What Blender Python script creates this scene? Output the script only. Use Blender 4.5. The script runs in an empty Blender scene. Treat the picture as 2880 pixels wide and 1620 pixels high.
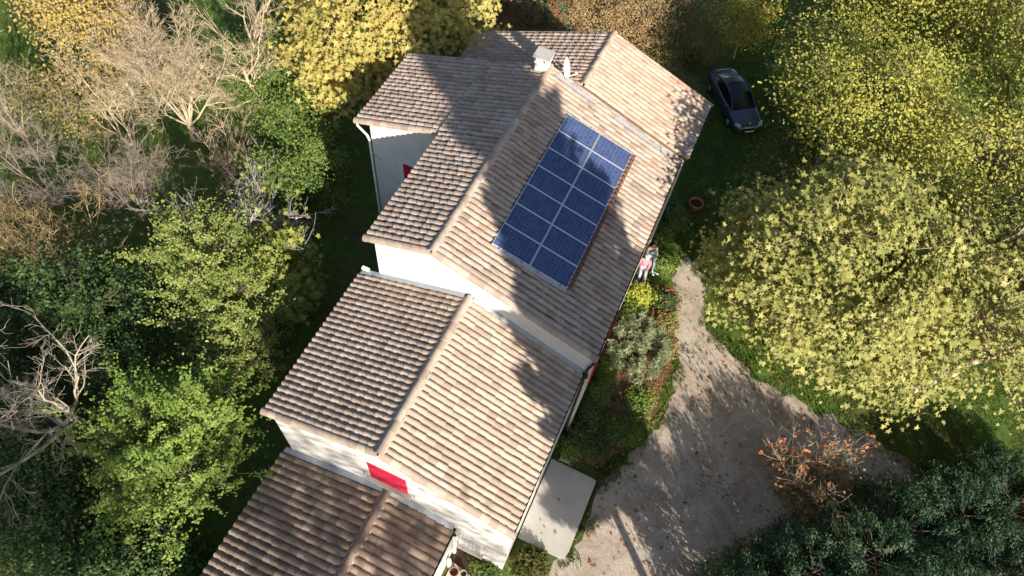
import bpy, bmesh, math, random
import numpy as np
from mathutils import Matrix, Vector
rng = np.random.default_rng(11)
random.seed(4)
scn = bpy.context.scene
COL = scn.collection

# ------------------------------------------------------------------ camera, sky, sun, exposure
CAM = np.array([6.578, -11.371, 28.056])
RM = Matrix.Rotation(0.3103, 4, 'Z') @ Matrix.Rotation(0.5647, 4, 'X') @ Matrix.Rotation(0.1334, 4, 'Z')
cd = bpy.data.cameras.new('camera'); cam = bpy.data.objects.new('camera', cd); COL.objects.link(cam)
cam.matrix_world = Matrix.Translation(Vector(CAM)) @ RM
cd.sensor_width = 36.0; cd.lens = 36.0 * 1943.9 / 2880.0; cd.clip_start = 0.1; cd.clip_end = 2000
scn.camera = cam

SUN_AZ, SUN_EL = math.radians(-43.0), math.radians(25.3)     # azimuth from +x, towards the sun
SUN = Vector((math.cos(SUN_AZ) * math.cos(SUN_EL), math.sin(SUN_AZ) * math.cos(SUN_EL), math.sin(SUN_EL)))
w = bpy.data.worlds.new('World'); scn.world = w; w.use_nodes = True
nt = w.node_tree; nt.nodes.clear()
wo = nt.nodes.new('ShaderNodeOutputWorld'); bg = nt.nodes.new('ShaderNodeBackground'); sk = nt.nodes.new('ShaderNodeTexSky')
sk.sky_type = 'NISHITA'; sk.sun_disc = False; sk.sun_elevation = SUN_EL; sk.sun_rotation = math.pi / 2 - SUN_AZ
sk.air_density = 1.0; sk.dust_density = 1.0; sk.ozone_density = 1.0
bg.inputs['Strength'].default_value = 0.068
nt.links.new(sk.outputs[0], bg.inputs[0]); nt.links.new(bg.outputs[0], wo.inputs[0])
sd = bpy.data.lights.new('sun', 'SUN'); sd.energy = 5.0; sd.angle = math.radians(0.53); sd.color = (1.0, 0.905, 0.77)
so = bpy.data.objects.new('sun', sd); COL.objects.link(so); so.rotation_euler = SUN.to_track_quat('Z', 'Y').to_euler(); so.location = (30, -25, 40)
vs = scn.view_settings; vs.view_transform = 'Standard'; vs.look = 'None'; vs.exposure = 1.1; vs.gamma = 1.0
vs.use_curve_mapping = False
scn.render.engine = 'CYCLES'
scn.cycles.max_bounces = 6; scn.cycles.diffuse_bounces = 3; scn.cycles.glossy_bounces = 2; scn.cycles.transmission_bounces = 2

# ------------------------------------------------------------------ helpers
def inframe(p, mx=0.03):
    q = (np.atleast_2d(p) - CAM) @ np.array(RM.to_3x3())
    u = 0.5 + 1943.9 / 2880 * q[:, 0] / -q[:, 2]; v = 0.5 - 1943.9 / 1620 * q[:, 1] / -q[:, 2]
    return (u > -mx) & (u < 1 + mx) & (v > -mx) & (v < 1 + mx), -q[:, 2]

def setp(o, label=None, cat=None, group=None, kind=None):
    if label: o['label'] = label
    if cat: o['category'] = cat
    if group: o['group'] = group
    if kind: o['kind'] = kind
    return o

def empty(name, loc, label, cat, group=None, rz=0.0):
    o = bpy.data.objects.new(name, None); COL.objects.link(o); o.location = loc; o.rotation_euler = (0, 0, rz)
    o.empty_display_size = 0.2
    return setp(o, label, cat, group)

def link(name, me, parent=None, world=False):
    o = bpy.data.objects.new(name, me); COL.objects.link(o)
    if parent is not None:
        o.parent = parent
        if world:
            pm = Matrix.LocRotScale(parent.location, parent.rotation_euler, None) if parent.parent is None else Matrix()
            o.matrix_parent_inverse = pm.inverted()
    return o

class MB:
    """collects polygons, builds one mesh"""
    def __init__(s): s.v = []; s.f = []; s.n = 0; s.has = False
    def add(s, v, f, r=None):
        v = np.asarray(v, float).reshape(-1, 3); f = np.asarray(f, int)
        if f.ndim == 1: f = f.reshape(1, -1)
        if r is None: r = np.zeros(len(f))
        else: s.has = True; r = np.broadcast_to(np.asarray(r, float), (len(f),))
        s.v.append(v); s.f.append((f + s.n, r)); s.n += len(v)
        return s
    def box(s, c, d, rz=0.0, r=None, M=None):
        x, y, z = np.array(d) / 2.0
        p = np.array([[-x,-y,-z],[x,-y,-z],[x,y,-z],[-x,y,-z],[-x,-y,z],[x,-y,z],[x,y,z],[-x,y,z]])
        if M is not None: p = p @ np.array(M).T
        if rz:
            a, b = math.cos(rz), math.sin(rz); p = p @ np.array([[a,b,0],[-b,a,0],[0,0,1]])
        return s.add(p + np.array(c), [[0,3,2,1],[4,5,6,7],[0,1,5,4],[1,2,6,5],[2,3,7,6],[3,0,4,7]], r)
    def tube(s, pts, rad, k=5, r=None, caps=False):
        pts = np.asarray(pts, float); n = len(pts); rad = np.broadcast_to(np.asarray(rad, float), (n,))
        t = np.gradient(pts, axis=0); t /= np.linalg.norm(t, axis=1)[:, None] + 1e-9
        ref = np.array([0.31, 0.17, 0.93]) if abs(t[0] @ np.array([0.31, 0.17, 0.93])) < 0.9 else np.array([1.0, 0, 0])
        a = np.cross(t, ref); a /= np.linalg.norm(a, axis=1)[:, None] + 1e-9; b = np.cross(t, a)
        th = np.arange(k) * 2 * math.pi / k
        v = pts[:, None] + rad[:, None, None] * (np.cos(th)[None, :, None] * a[:, None] + np.sin(th)[None, :, None] * b[:, None])
        f = [[i * k + j, i * k + (j + 1) % k, (i + 1) * k + (j + 1) % k, (i + 1) * k + j] for i in range(n - 1) for j in range(k)]
        s.add(v.reshape(-1, 3), f, r)
        if caps:
            m = s.n - n * k
            s.f.append((np.array([[m + j for j in range(k)][::-1]]), np.zeros(1) if r is None else np.full(1, r)))
            s.f.append((np.array([[m + (n - 1) * k + j for j in range(k)]]), np.zeros(1) if r is None else np.full(1, r)))
        return s
    def prism(s, poly, z0, z1, r=None):
        n = len(poly); p = np.array([[a, b, z0] for a, b in poly] + [[a, b, z1] for a, b in poly])
        s.add(p, [[i, (i + 1) % n, n + (i + 1) % n, n + i] for i in range(n)], r)
        m = s.n - 2 * n; rr = np.zeros(1) if r is None else np.full(1, r)
        s.f.append((np.array([[m + n + i for i in range(n)]]), rr)); s.f.append((np.array([[m + i for i in range(n)][::-1]]), rr))
        return s
    def lathe(s, prof, c=(0, 0, 0), k=16, r=None, M=None):
        prof = np.array(prof, float); n = len(prof); th = np.arange(k) * 2 * math.pi / k
        v = np.stack([prof[:, 0][:, None] * np.cos(th), prof[:, 0][:, None] * np.sin(th), np.repeat(prof[:, 1][:, None], k, 1)], 2).reshape(-1, 3)
        if M is not None: v = v @ np.array(M).T
        f = [[i * k + j, i * k + (j + 1) % k, (i + 1) * k + (j + 1) % k, (i + 1) * k + j] for i in range(n - 1) for j in range(k)]
        return s.add(v + np.array(c), f, r)
    def mesh(s, name, mat=None, smooth=False):
        me = bpy.data.meshes.new(name)
        if not s.v: return me
        v = np.concatenate(s.v); used = np.zeros(len(v), bool)
        for f, _ in s.f: used[f.ravel()] = True
        if not used.all():
            ix = np.cumsum(used) - 1; v = v[used]; s.f = [(ix[f], q) for f, q in s.f]
        me.vertices.add(len(v)); me.vertices.foreach_set('co', v.astype(np.float32).ravel())
        lo = np.concatenate([f.ravel() for f, _ in s.f]); tot = np.concatenate([np.full(len(f), f.shape[1]) for f, _ in s.f])
        me.loops.add(len(lo)); me.loops.foreach_set('vertex_index', lo.astype(np.int32))
        me.polygons.add(len(tot)); st = np.concatenate([[0], np.cumsum(tot)[:-1]])
        me.polygons.foreach_set('loop_start', st.astype(np.int32))
        me.polygons.foreach_set('use_smooth', np.full(len(tot), smooth))
        if s.has:
            at = me.attributes.new('rnd', 'FLOAT', 'FACE'); at.data.foreach_set('value', np.concatenate([r for _, r in s.f]).astype(np.float32))
        me.update(calc_edges=True); me.validate()
        if mat: me.materials.append(mat)
        return me
    def obj(s, name, mat, parent=None, smooth=False, world=False):
        return link(name, s.mesh(name, mat, smooth), parent, world)

# ------------------------------------------------------------------ materials
def nodes(name):
    m = bpy.data.materials.new(name); m.use_nodes = True; t = m.node_tree; t.nodes.clear()
    o = t.nodes.new('ShaderNodeOutputMaterial'); return m, t, o
def N(t, typ, **k):
    n = t.nodes.new(typ)
    for a, b in k.items():
        if a.startswith('i_'): n.inputs[a[2:]].default_value = b
        else: setattr(n, a, b)
    return n
def ramp(t, stops, fac):
    r = N(t, 'ShaderNodeValToRGB'); e = r.color_ramp.elements
    while len(e) < len(stops): e.new(0.5)
    for x, (p, c) in zip(e, stops): x.position = p; x.color = (*c, 1)
    t.links.new(fac, r.inputs[0]); return r.outputs[0]
def noise(t, scale, detail=5, rough=0.6, vec=None, dist=0.0):
    n = N(t, 'ShaderNodeTexNoise'); n.inputs['Scale'].default_value = scale; n.inputs['Detail'].default_value = detail
    n.inputs['Roughness'].default_value = rough; n.inputs['Distortion'].default_value = dist
    if vec is not None: t.links.new(vec, n.inputs['Vector'])
    return n.outputs['Fac']
def math_(t, op, a, b=None, clamp=False):
    n = N(t, 'ShaderNodeMath', operation=op, use_clamp=clamp)
    for i, x in enumerate((a, b)):
        if x is None: continue
        if isinstance(x, (int, float)): n.inputs[i].default_value = x
        else: t.links.new(x, n.inputs[i])
    return n.outputs[0]
def mixc(t, fac, a, b, blend='MIX'):
    n = N(t, 'ShaderNodeMix', data_type='RGBA', blend_type=blend)
    for i, x in ((0, fac), (6, a), (7, b)):
        if isinstance(x, (int, float)): n.inputs[i].default_value = x
        elif isinstance(x, tuple): n.inputs[i].default_value = (*x, 1)
        else: t.links.new(x, n.inputs[i])
    return n.outputs[2]
def pos(t): return N(t, 'ShaderNodeNewGeometry').outputs['Position']
def bump(t, h, strength=0.3, dist=0.02):
    b = N(t, 'ShaderNodeBump'); b.inputs['Strength'].default_value = strength; b.inputs['Distance'].default_value = dist
    t.links.new(h, b.inputs['Height']); return b.outputs[0]
def prin(t, o, col, rough=0.8, metal=0.0, nrm=None, spec=0.3, coat=0.0):
    p = N(t, 'ShaderNodeBsdfPrincipled')
    if isinstance(col, tuple): p.inputs['Base Color'].default_value = (*col, 1)
    else: t.links.new(col, p.inputs['Base Color'])
    if isinstance(rough, float): p.inputs['Roughness'].default_value = rough
    else: t.links.new(rough, p.inputs['Roughness'])
    p.inputs['Metallic'].default_value = metal; p.inputs['Specular IOR Level'].default_value = spec; p.inputs['Coat Weight'].default_value = coat
    if nrm is not None: t.links.new(nrm, p.inputs['Normal'])
    t.links.new(p.outputs[0], o.inputs[0]); return p

def plain(name, c, rough=0.6, metal=0.0, var=0.15, scale=5.0, spec=0.3, bs=0.0, coat=0.0):
    m, t, o = nodes(name); f = noise(t, scale, 6, 0.65, pos(t))
    lo = tuple(x * (1 - var) for x in c); hi = tuple(min(1, x * (1 + var)) for x in c)
    prin(t, o, ramp(t, [(0.3, lo), (0.7, hi)], f), rough, metal, bump(t, noise(t, scale * 12, 3, 0.6, pos(t)), bs, 0.01) if bs else None, spec, coat); return m

def leafmat(name, stops, trans=0.35, rough=0.55, gscale=0.5, gmix=0.35):
    m, t, o = nodes(name); a = N(t, 'ShaderNodeAttribute', attribute_name='rnd').outputs['Fac']
    inf = N(t, 'ShaderNodeObjectInfo').outputs['Random']
    g = noise(t, gscale, 3, 0.6, pos(t))
    f = math_(t, 'ADD', math_(t, 'MULTIPLY', a, 1 - gmix), math_(t, 'MULTIPLY', math_(t, 'ADD', math_(t, 'MULTIPLY', math_(t, 'SUBTRACT', g, 0.5), 2.0), 0.5), gmix), True)
    c = ramp(t, stops, f)
    p = N(t, 'ShaderNodeBsdfPrincipled'); t.links.new(c, p.inputs['Base Color']); p.inputs['Roughness'].default_value = rough; p.inputs['Specular IOR Level'].default_value = 0.25
    tr = N(t, 'ShaderNodeBsdfTranslucent'); t.links.new(c, tr.inputs[0])
    mx = N(t, 'ShaderNodeMixShader'); mx.inputs[0].default_value = trans
    t.links.new(p.outputs[0], mx.inputs[1]); t.links.new(tr.outputs[0], mx.inputs[2]); t.links.new(mx.outputs[0], o.inputs[0]); return m

def tilemat(name, stops, lich=(0.20, 0.19, 0.17), lamt=0.5, single=False, moss=None, lscale=5.0, key_strong=True):
    m, t, o = nodes(name); P_ = pos(t)
    a = N(t, 'ShaderNodeObjectInfo').outputs['Random'] if single else N(t, 'ShaderNodeAttribute', attribute_name='rnd').outputs['Fac']
    c = ramp(t, stops, a)
    n1 = noise(t, 22, 6, 0.7, P_); c = mixc(t, math_(t, 'MULTIPLY', n1, 0.22), c, (0.50, 0.39, 0.31))
    k = math_(t, 'MULTIPLY', math_(t, 'SUBTRACT', noise(t, lscale, 8, 0.75, P_, 0.6), 0.52), 6.0, True)
    c = mixc(t, math_(t, 'MULTIPLY', k, lamt), c, lich)
    k3 = math_(t, 'MULTIPLY', math_(t, 'SUBTRACT', noise(t, 13, 6, 0.7, P_, 1.5), 0.55), 7.0, True)
    c = mixc(t, math_(t, 'MULTIPLY', k3, 0.35 if key_strong else 0.2), c, (0.13, 0.11, 0.095))
    k4 = math_(t, 'MULTIPLY', math_(t, 'SUBTRACT', noise(t, 0.5, 4, 0.6, P_), 0.45), 3.0, True)
    c = mixc(t, math_(t, 'MULTIPLY', k4, 0.18), c, (0.20, 0.16, 0.13))
    s2 = math_(t, 'MULTIPLY', math_(t, 'SUBTRACT', noise(t, 60, 3, 0.6, P_), 0.64), 10.0, True)
    c = mixc(t, math_(t, 'MULTIPLY', s2, 0.45), c, (0.10, 0.085, 0.07))
    if moss:
        mk = math_(t, 'MULTIPLY', math_(t, 'SUBTRACT', noise(t, 0.9, 6, 0.7, P_, 1.0), 0.47), 5.0, True)
        c = mixc(t, math_(t, 'MULTIPLY', mk, 0.55), c, moss)
    prin(t, o, c, 0.85, 0.0, bump(t, n1, 0.35, 0.01), 0.2); return m

M = {}
M['wall'] = None
m, t, o = nodes('white_render'); P_ = pos(t)
mp = N(t, 'ShaderNodeMapping'); mp.inputs['Scale'].default_value = (3.5, 3.5, 0.35); t.links.new(P_, mp.inputs[0])
c = ramp(t, [(0.25, (0.58, 0.56, 0.535)), (0.6, (0.66, 0.64, 0.615))], noise(t, 1.3, 6, 0.7, P_))
c = mixc(t, math_(t, 'MULTIPLY', math_(t, 'MULTIPLY', math_(t, 'SUBTRACT', noise(t, 1.0, 6, 0.7, mp.outputs[0]), 0.55), 4.0, True), 0.35), c, (0.40, 0.375, 0.34))
prin(t, o, c, 0.9, 0.0, bump(t, noise(t, 90, 3, 0.6, P_), 0.25, 0.006), 0.2); M['wall'] = m
TB = [(0.0, (0.245, 0.186, 0.154)), (0.25, (0.343, 0.271, 0.221)), (0.55, (0.393, 0.315, 0.257)), (0.88, (0.433, 0.360, 0.307)), (0.96, (0.379, 0.252, 0.189)), (1.0, (0.366, 0.204, 0.150))]
TC = [(0.0, (0.264, 0.201, 0.160)), (0.3, (0.343, 0.266, 0.211)), (0.7, (0.383, 0.305, 0.247)), (1.0, (0.443, 0.371, 0.307))]
TA = [(0.0, (0.146, 0.101, 0.078)), (0.4, (0.214, 0.152, 0.119)), (0.8, (0.273, 0.197, 0.151)), (1.0, (0.352, 0.271, 0.212))]
TE = [(0.0, (0.370, 0.257, 0.193)), (0.4, (0.440, 0.336, 0.259)), (0.85, (0.500, 0.400, 0.315)), (1.0, (0.405, 0.233, 0.161))]
for k, st, l, mo, la, ls in (('B', TB, (0.19, 0.175, 0.16), None, 0.8, 7.0), ('C', TC, (0.20, 0.17, 0.145), None, 0.5, 4.0), ('A', TA, (0.13, 0.11, 0.085), (0.085, 0.07, 0.05), 0.6, 5.0), ('E', TE, (0.17, 0.155, 0.13), None, 0.65, 6.0)):
    M['t' + k] = tilemat('roof_tile_' + k, st, l, la, False, mo, ls, k != 'C'); M['t' + k + 's'] = tilemat('roof_tile_single_' + k, st, l, la, True, mo, ls, k != 'C')
M['deck'] = plain('roof_underlay', (0.16, 0.115, 0.085), 0.95, var=0.3, scale=8)
M['mortar'] = plain('mortar', (0.42, 0.36, 0.30), 0.95, var=0.2, scale=14, bs=0.4)
M['zinc'] = plain('zinc', (0.40, 0.42, 0.45), 0.5, 0.2, 0.15, 3, 0.4)
M['brown'] = plain('brown_gutter', (0.035, 0.025, 0.022), 0.5, var=0.2)
M['white'] = plain('white_paint', (0.78, 0.77, 0.75), 0.6, var=0.06)
M['red'] = plain('red_paint', (0.50, 0.018, 0.055), 0.5, var=0.08)
M['palegrey'] = plain('pale_grey_paint', (0.45, 0.47, 0.50), 0.6, var=0.1)
M['greyblue'] = plain('frame_paint', (0.66, 0.68, 0.72), 0.6, var=0.06)
M['alu'] = plain('aluminium', (0.78, 0.79, 0.80), 0.35, 0.6, 0.05)
M['rust'] = plain('rust_flashing', (0.15, 0.07, 0.048), 0.8, var=0.35, scale=20)
M['black'] = plain('dark_plastic', (0.015, 0.015, 0.016), 0.5, var=0.2)
M['concrete'] = None
m, t, o = nodes('concrete_slab'); P_ = pos(t)
c = ramp(t, [(0.3, (0.36, 0.345, 0.31)), (0.65, (0.45, 0.43, 0.39))], noise(t, 0.9, 7, 0.7, P_))
k = math_(t, 'MULTIPLY', math_(t, 'SUBTRACT', noise(t, 1.6, 8, 0.75, P_), 0.52), 5, True); c = mixc(t, math_(t, 'MULTIPLY', k, 0.45), c, (0.24, 0.22, 0.19))
prin(t, o, c, 0.85, 0, bump(t, noise(t, 60, 4, 0.6, P_), 0.2, 0.006), 0.3); M['concrete'] = m
# ground: worn grass and bare soil
m, t, o = nodes('ground'); P_ = pos(t)
g = ramp(t, [(0.3, (0.045, 0.075, 0.016)), (0.55, (0.085, 0.135, 0.028)), (0.75, (0.15, 0.17, 0.045))], noise(t, 2.2, 8, 0.72, P_))
s_ = ramp(t, [(0.3, (0.055, 0.036, 0.022)), (0.7, (0.14, 0.10, 0.065))], noise(t, 5, 8, 0.7, P_))
k = math_(t, 'MULTIPLY', math_(t, 'SUBTRACT', noise(t, 0.33, 6, 0.65, P_, 0.4), 0.50), 5, True)
prin(t, o, mixc(t, k, g, s_), 0.95, 0, bump(t, noise(t, 25, 5, 0.7, P_), 0.6, 0.05), 0.1); M['ground'] = m
# gravel
m, t, o = nodes('gravel'); P_ = pos(t)
vo = N(t, 'ShaderNodeTexVoronoi'); vo.inputs['Scale'].default_value = 34; t.links.new(P_, vo.inputs['Vector'])
st = ramp(t, [(0.0, (0.30, 0.25, 0.205)), (0.5, (0.40, 0.345, 0.285)), (1.0, (0.52, 0.465, 0.40))], N(t, 'ShaderNodeSeparateColor').outputs[0])
sep = [n for n in t.nodes if n.bl_idname == 'ShaderNodeSeparateColor'][0]; t.links.new(vo.outputs['Color'], sep.inputs[0])
dirt = ramp(t, [(0.3, (0.19, 0.145, 0.11)), (0.5, (0.28, 0.225, 0.175)), (0.72, (0.38, 0.32, 0.255))], noise(t, 7, 7, 0.7, P_))
k = math_(t, 'MULTIPLY', math_(t, 'SUBTRACT', noise(t, 0.6, 7, 0.7, P_, 0.8), 0.45), 6, True)
c = mixc(t, math_(t, 'MULTIPLY', k, 0.9), st, dirt)
k2 = math_(t, 'MULTIPLY', math_(t, 'SUBTRACT', noise(t, 0.45, 7, 0.7, P_, 0.3), 0.56), 6, True)
c = mixc(t, math_(t, 'MULTIPLY', k2, 0.7), c, (0.095, 0.085, 0.04))
prin(t, o, c, 0.95, 0, bump(t, vo.outputs['Distance'], 0.3, 0.02), 0.15); M['gravel'] = m
m, t, o = nodes('mulch'); P_ = pos(t)
c = ramp(t, [(0.3, (0.09, 0.052, 0.032)), (0.5, (0.17, 0.105, 0.065)), (0.7, (0.27, 0.18, 0.115))], noise(t, 14, 7, 0.75, P_))
prin(t, o, c, 0.95, 0, bump(t, noise(t, 30, 5, 0.7, P_), 0.7, 0.05), 0.1); M['mulch'] = m
M['soil'] = plain('dark_soil', (0.055, 0.035, 0.026), 0.95, var=0.4, scale=20, bs=0.6)
M['stone'] = plain('pale_stone', (0.42, 0.38, 0.31), 0.9, var=0.2, scale=15, bs=0.4)
M['pebble'] = leafmat('pebbles', [(0, (0.22, 0.19, 0.155)), (0.6, (0.38, 0.34, 0.29)), (1, (0.55, 0.52, 0.47))], 0.0, 0.9)
M['litter'] = leafmat('fallen_leaves', [(0, (0.15, 0.06, 0.025)), (0.5, (0.30, 0.13, 0.055)), (1, (0.46, 0.27, 0.13))], 0.2, 0.8)
M['terra'] = plain('terracotta', (0.36, 0.15, 0.085), 0.85, var=0.15, scale=10)
M['greypot'] = plain('grey_pot', (0.45, 0.42, 0.37), 0.8, var=0.12, scale=10)
M['turq'] = plain('turquoise_glaze', (0.02, 0.16, 0.22), 0.2, var=0.15, spec=0.6)
M['wood'] = plain('weathered_wood', (0.36, 0.24, 0.13), 0.8, var=0.2, scale=12)
M['grass'] = leafmat('grass_blades', [(0, (0.055, 0.105, 0.018)), (0.5, (0.12, 0.20, 0.035)), (0.85, (0.20, 0.27, 0.06)), (1, (0.34, 0.29, 0.12))], 0.3, 0.6, 0.6, 0.5)
# barks
M['bark'] = plain('bark', (0.13, 0.10, 0.075), 0.9, var=0.35, scale=9, bs=0.5)
M['palebark'] = plain('pale_bark', (0.47, 0.38, 0.26), 0.9, var=0.25, scale=7)
M['greybark'] = plain('grey_bark', (0.27, 0.225, 0.185), 0.9, var=0.3, scale=7)
M['orangebark'] = plain('ochre_bark', (0.37, 0.27, 0.14), 0.9, var=0.35, scale=3)
M['lichenbark'] = plain('lichen_bark', (0.33, 0.285, 0.225), 0.9, var=0.35, scale=4)
M['figbark'] = plain('silver_bark', (0.47, 0.44, 0.42), 0.85, var=0.2, scale=7)
# leaves
M['l_plane'] = leafmat('plane_leaves', [(0.0, (0.16, 0.09, 0.03)), (0.14, (0.14, 0.155, 0.04)), (0.32, (0.22, 0.235, 0.065)), (0.55, (0.30, 0.305, 0.085)), (0.82, (0.40, 0.375, 0.12)), (0.94, (0.48, 0.43, 0.16)), (1.0, (0.36, 0.18, 0.055))], gmix=0.15)
M['l_gold'] = leafmat('golden_green_leaves', [(0.0, (0.15, 0.18, 0.035)), (0.3, (0.27, 0.29, 0.058)), (0.65, (0.41, 0.39, 0.085)), (1.0, (0.54, 0.46, 0.13))], gscale=0.22, gmix=0.35)
M['l_green2'] = leafmat('mid_green_leaves', [(0.0, (0.05, 0.085, 0.02)), (0.5, (0.12, 0.16, 0.04)), (1.0, (0.25, 0.25, 0.08))])
M['l_maple'] = leafmat('yellow_maple_leaves', [(0.0, (0.28, 0.17, 0.06)), (0.2, (0.40, 0.30, 0.10)), (0.45, (0.46, 0.38, 0.115)), (0.75, (0.37, 0.37, 0.095)), (1.0, (0.22, 0.29, 0.065))], gscale=0.7)
M['l_ivy'] = leafmat('hedge_leaves', [(0.0, (0.05, 0.10, 0.02)), (0.5, (0.12, 0.19, 0.04)), (0.85, (0.24, 0.30, 0.07)), (1.0, (0.40, 0.37, 0.10))])
M['l_olive'] = leafmat('laurel_leaves', [(0.0, (0.10, 0.15, 0.035)), (0.5, (0.22, 0.27, 0.065)), (1.0, (0.36, 0.38, 0.12))], 0.35, 0.4)
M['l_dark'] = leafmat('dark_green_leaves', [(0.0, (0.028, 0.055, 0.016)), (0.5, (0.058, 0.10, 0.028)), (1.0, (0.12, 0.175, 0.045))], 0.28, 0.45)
M['l_mid'] = leafmat('bright_green_leaves', [(0.0, (0.075, 0.14, 0.024)), (0.5, (0.17, 0.255, 0.048)), (1.0, (0.34, 0.39, 0.09))], 0.4, 0.5)
M['l_fig'] = leafmat('fig_leaves', [(0.0, (0.12, 0.15, 0.03)), (0.5, (0.26, 0.29, 0.06)), (0.9, (0.38, 0.37, 0.09)), (1.0, (0.48, 0.34, 0.07))])
M['l_orange'] = leafmat('ochre_leaves', [(0.0, (0.22, 0.15, 0.05)), (0.5, (0.40, 0.29, 0.09)), (0.85, (0.50, 0.40, 0.13)), (1.0, (0.45, 0.24, 0.08))])
M['l_tan'] = leafmat('tan_leaves', [(0.0, (0.17, 0.11, 0.05)), (0.4, (0.32, 0.22, 0.105)), (0.75, (0.45, 0.32, 0.165)), (0.95, (0.30, 0.28, 0.075)), (1.0, (0.38, 0.08, 0.06))])
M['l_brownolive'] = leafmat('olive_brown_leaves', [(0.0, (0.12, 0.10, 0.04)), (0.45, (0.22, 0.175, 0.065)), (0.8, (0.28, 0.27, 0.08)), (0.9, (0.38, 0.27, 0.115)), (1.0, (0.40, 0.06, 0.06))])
M['l_yel'] = leafmat('yellow_leaves', [(0.0, (0.24, 0.21, 0.03)), (0.6, (0.42, 0.36, 0.06)), (1.0, (0.50, 0.43, 0.11))])
M['l_lime'] = leafmat('lime_leaves', [(0.0, (0.16, 0.20, 0.02)), (0.6, (0.33, 0.35, 0.045)), (1.0, (0.44, 0.43, 0.08))])
M['l_olean'] = leafmat('oleander_leaves', [(0.0, (0.12, 0.155, 0.075)), (0.5, (0.23, 0.27, 0.14)), (1.0, (0.38, 0.41, 0.24))], 0.3, 0.5)
M['l_rose'] = leafmat('rosemary_leaves', [(0.0, (0.075, 0.09, 0.025)), (0.5, (0.14, 0.155, 0.045)), (1.0, (0.24, 0.23, 0.07))], 0.25)
M['l_red'] = leafmat('orange_red_leaves', [(0.0, (0.30, 0.07, 0.03)), (0.5, (0.48, 0.17, 0.08)), (1.0, (0.50, 0.29, 0.12))])
M['flower'] = leafmat('red_flowers', [(0.0, (0.50, 0.06, 0.02)), (1.0, (0.62, 0.17, 0.06))])
M['l_con'] = leafmat('juniper_needles', [(0.0, (0.014, 0.042, 0.020)), (0.6, (0.030, 0.072, 0.034)), (1.0, (0.085, 0.13, 0.055))], 0.12, 0.6)
M['l_spruce'] = leafmat('spruce_needles', [(0.0, (0.03, 0.07, 0.035)), (0.6, (0.06, 0.12, 0.055)), (1.0, (0.10, 0.16, 0.07))], 0.15, 0.6)
M['l_rust'] = leafmat('rusty_needles', [(0.0, (0.28, 0.11, 0.055)), (1.0, (0.45, 0.20, 0.10))], 0.2, 0.7)
M['plume'] = leafmat('pampas_plumes', [(0, (0.40, 0.36, 0.33)), (1, (0.58, 0.53, 0.50))], 0.3, 0.8)

# ------------------------------------------------------------------ ground
def sheet(name, poly, z, mat, kind='structure', sub=0.0):
    b = MB()
    if sub:
        rs = np.random.default_rng(5); q = []
        for i in range(len(poly)):
            a, c = np.array(poly[i]), np.array(poly[(i + 1) % len(poly)]); L = np.linalg.norm(c - a); k = max(1, int(L / sub)); nrm = np.array([c[1] - a[1], a[0] - c[0]]) / (L + 1e-6)
            for j in range(k): q.append(tuple(a + (c - a) * j / k + nrm * rs.normal(0, 0.13 if k > 1 else 0)))
        poly = q
    b.add([[x, y, z] for x, y in poly], [list(range(len(poly)))]); o = b.obj(name, mat); return setp(o, kind=kind)
sheet('ground', [(-300, -300), (300, -300), (300, 300), (-300, 300)], 0.0, M['ground'])
DRIVE = [(7.9, 9.6), (8.35, 8.0), (9.3, 6.2), (9.75, 4.6), (9.75, 1.9), (8.9, -0.1), (8.3, -1.4), (8.25, -4.6), (7.3, -5.7), (6.2, -6.6), (6.2, -14), (13.5, -14), (14.0, -8), (16.0, -4.5), (18.5, -2.0), (22, -0.5), (28, -1.0), (28, 4.0), (22.4, 4.7), (18.5, 5.6), (16.0, 5.9), (12.9, 6.1), (10.4, 7.6), (9.5, 9.8), (8.9, 11.5), (8.2, 11.3)]
setp(sheet('gravel_driveway', DRIVE, 0.008, M['gravel'], sub=0.35), 'pale gravel driveway with scattered dead leaves curving past the house')
BED = [(6.36, 0.0), (6.36, 8.7), (8.3, 8.6), (9.0, 7.0), (9.35, 4.9), (9.4, 2.0), (8.6, 0.1), (7.9, -0.9), (6.36, -1.2)]
sheet('flower_bed', BED, 0.014, M['mulch'], sub=0.3)
b = MB(); b.prism([(6.09, -1.40), (7.92, -1.44), (8.09, -1.46), (8.12, -1.60), (8.12, -4.50), (8.07, -4.72), (7.96, -4.86), (7.8, -4.9), (6.09, -4.9)], -0.05, 0.10)
setp(b.obj('patio', M['concrete']), 'smooth concrete patio slab beside the house wall', kind='structure')
b = MB(); b.prism([(4.2, -11.0), (6.0, -11.0), (6.0, -7.05), (5.1, -6.93), (4.2, -6.76)], -0.05, 0.06)
setp(b.obj('terrace', M['concrete']), 'pale concrete terrace under the clay pots', kind='structure')
b = MB(); b.prism([(4.12, -6.74), (5.0, -6.9), (5.95, -7.0), (5.95, -6.24), (4.12, -6.24)], -0.05, 0.02)
setp(b.obj('planting_strip', M['soil']), 'strip of dark bare soil between the wall and terrace', kind='structure')

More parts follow.
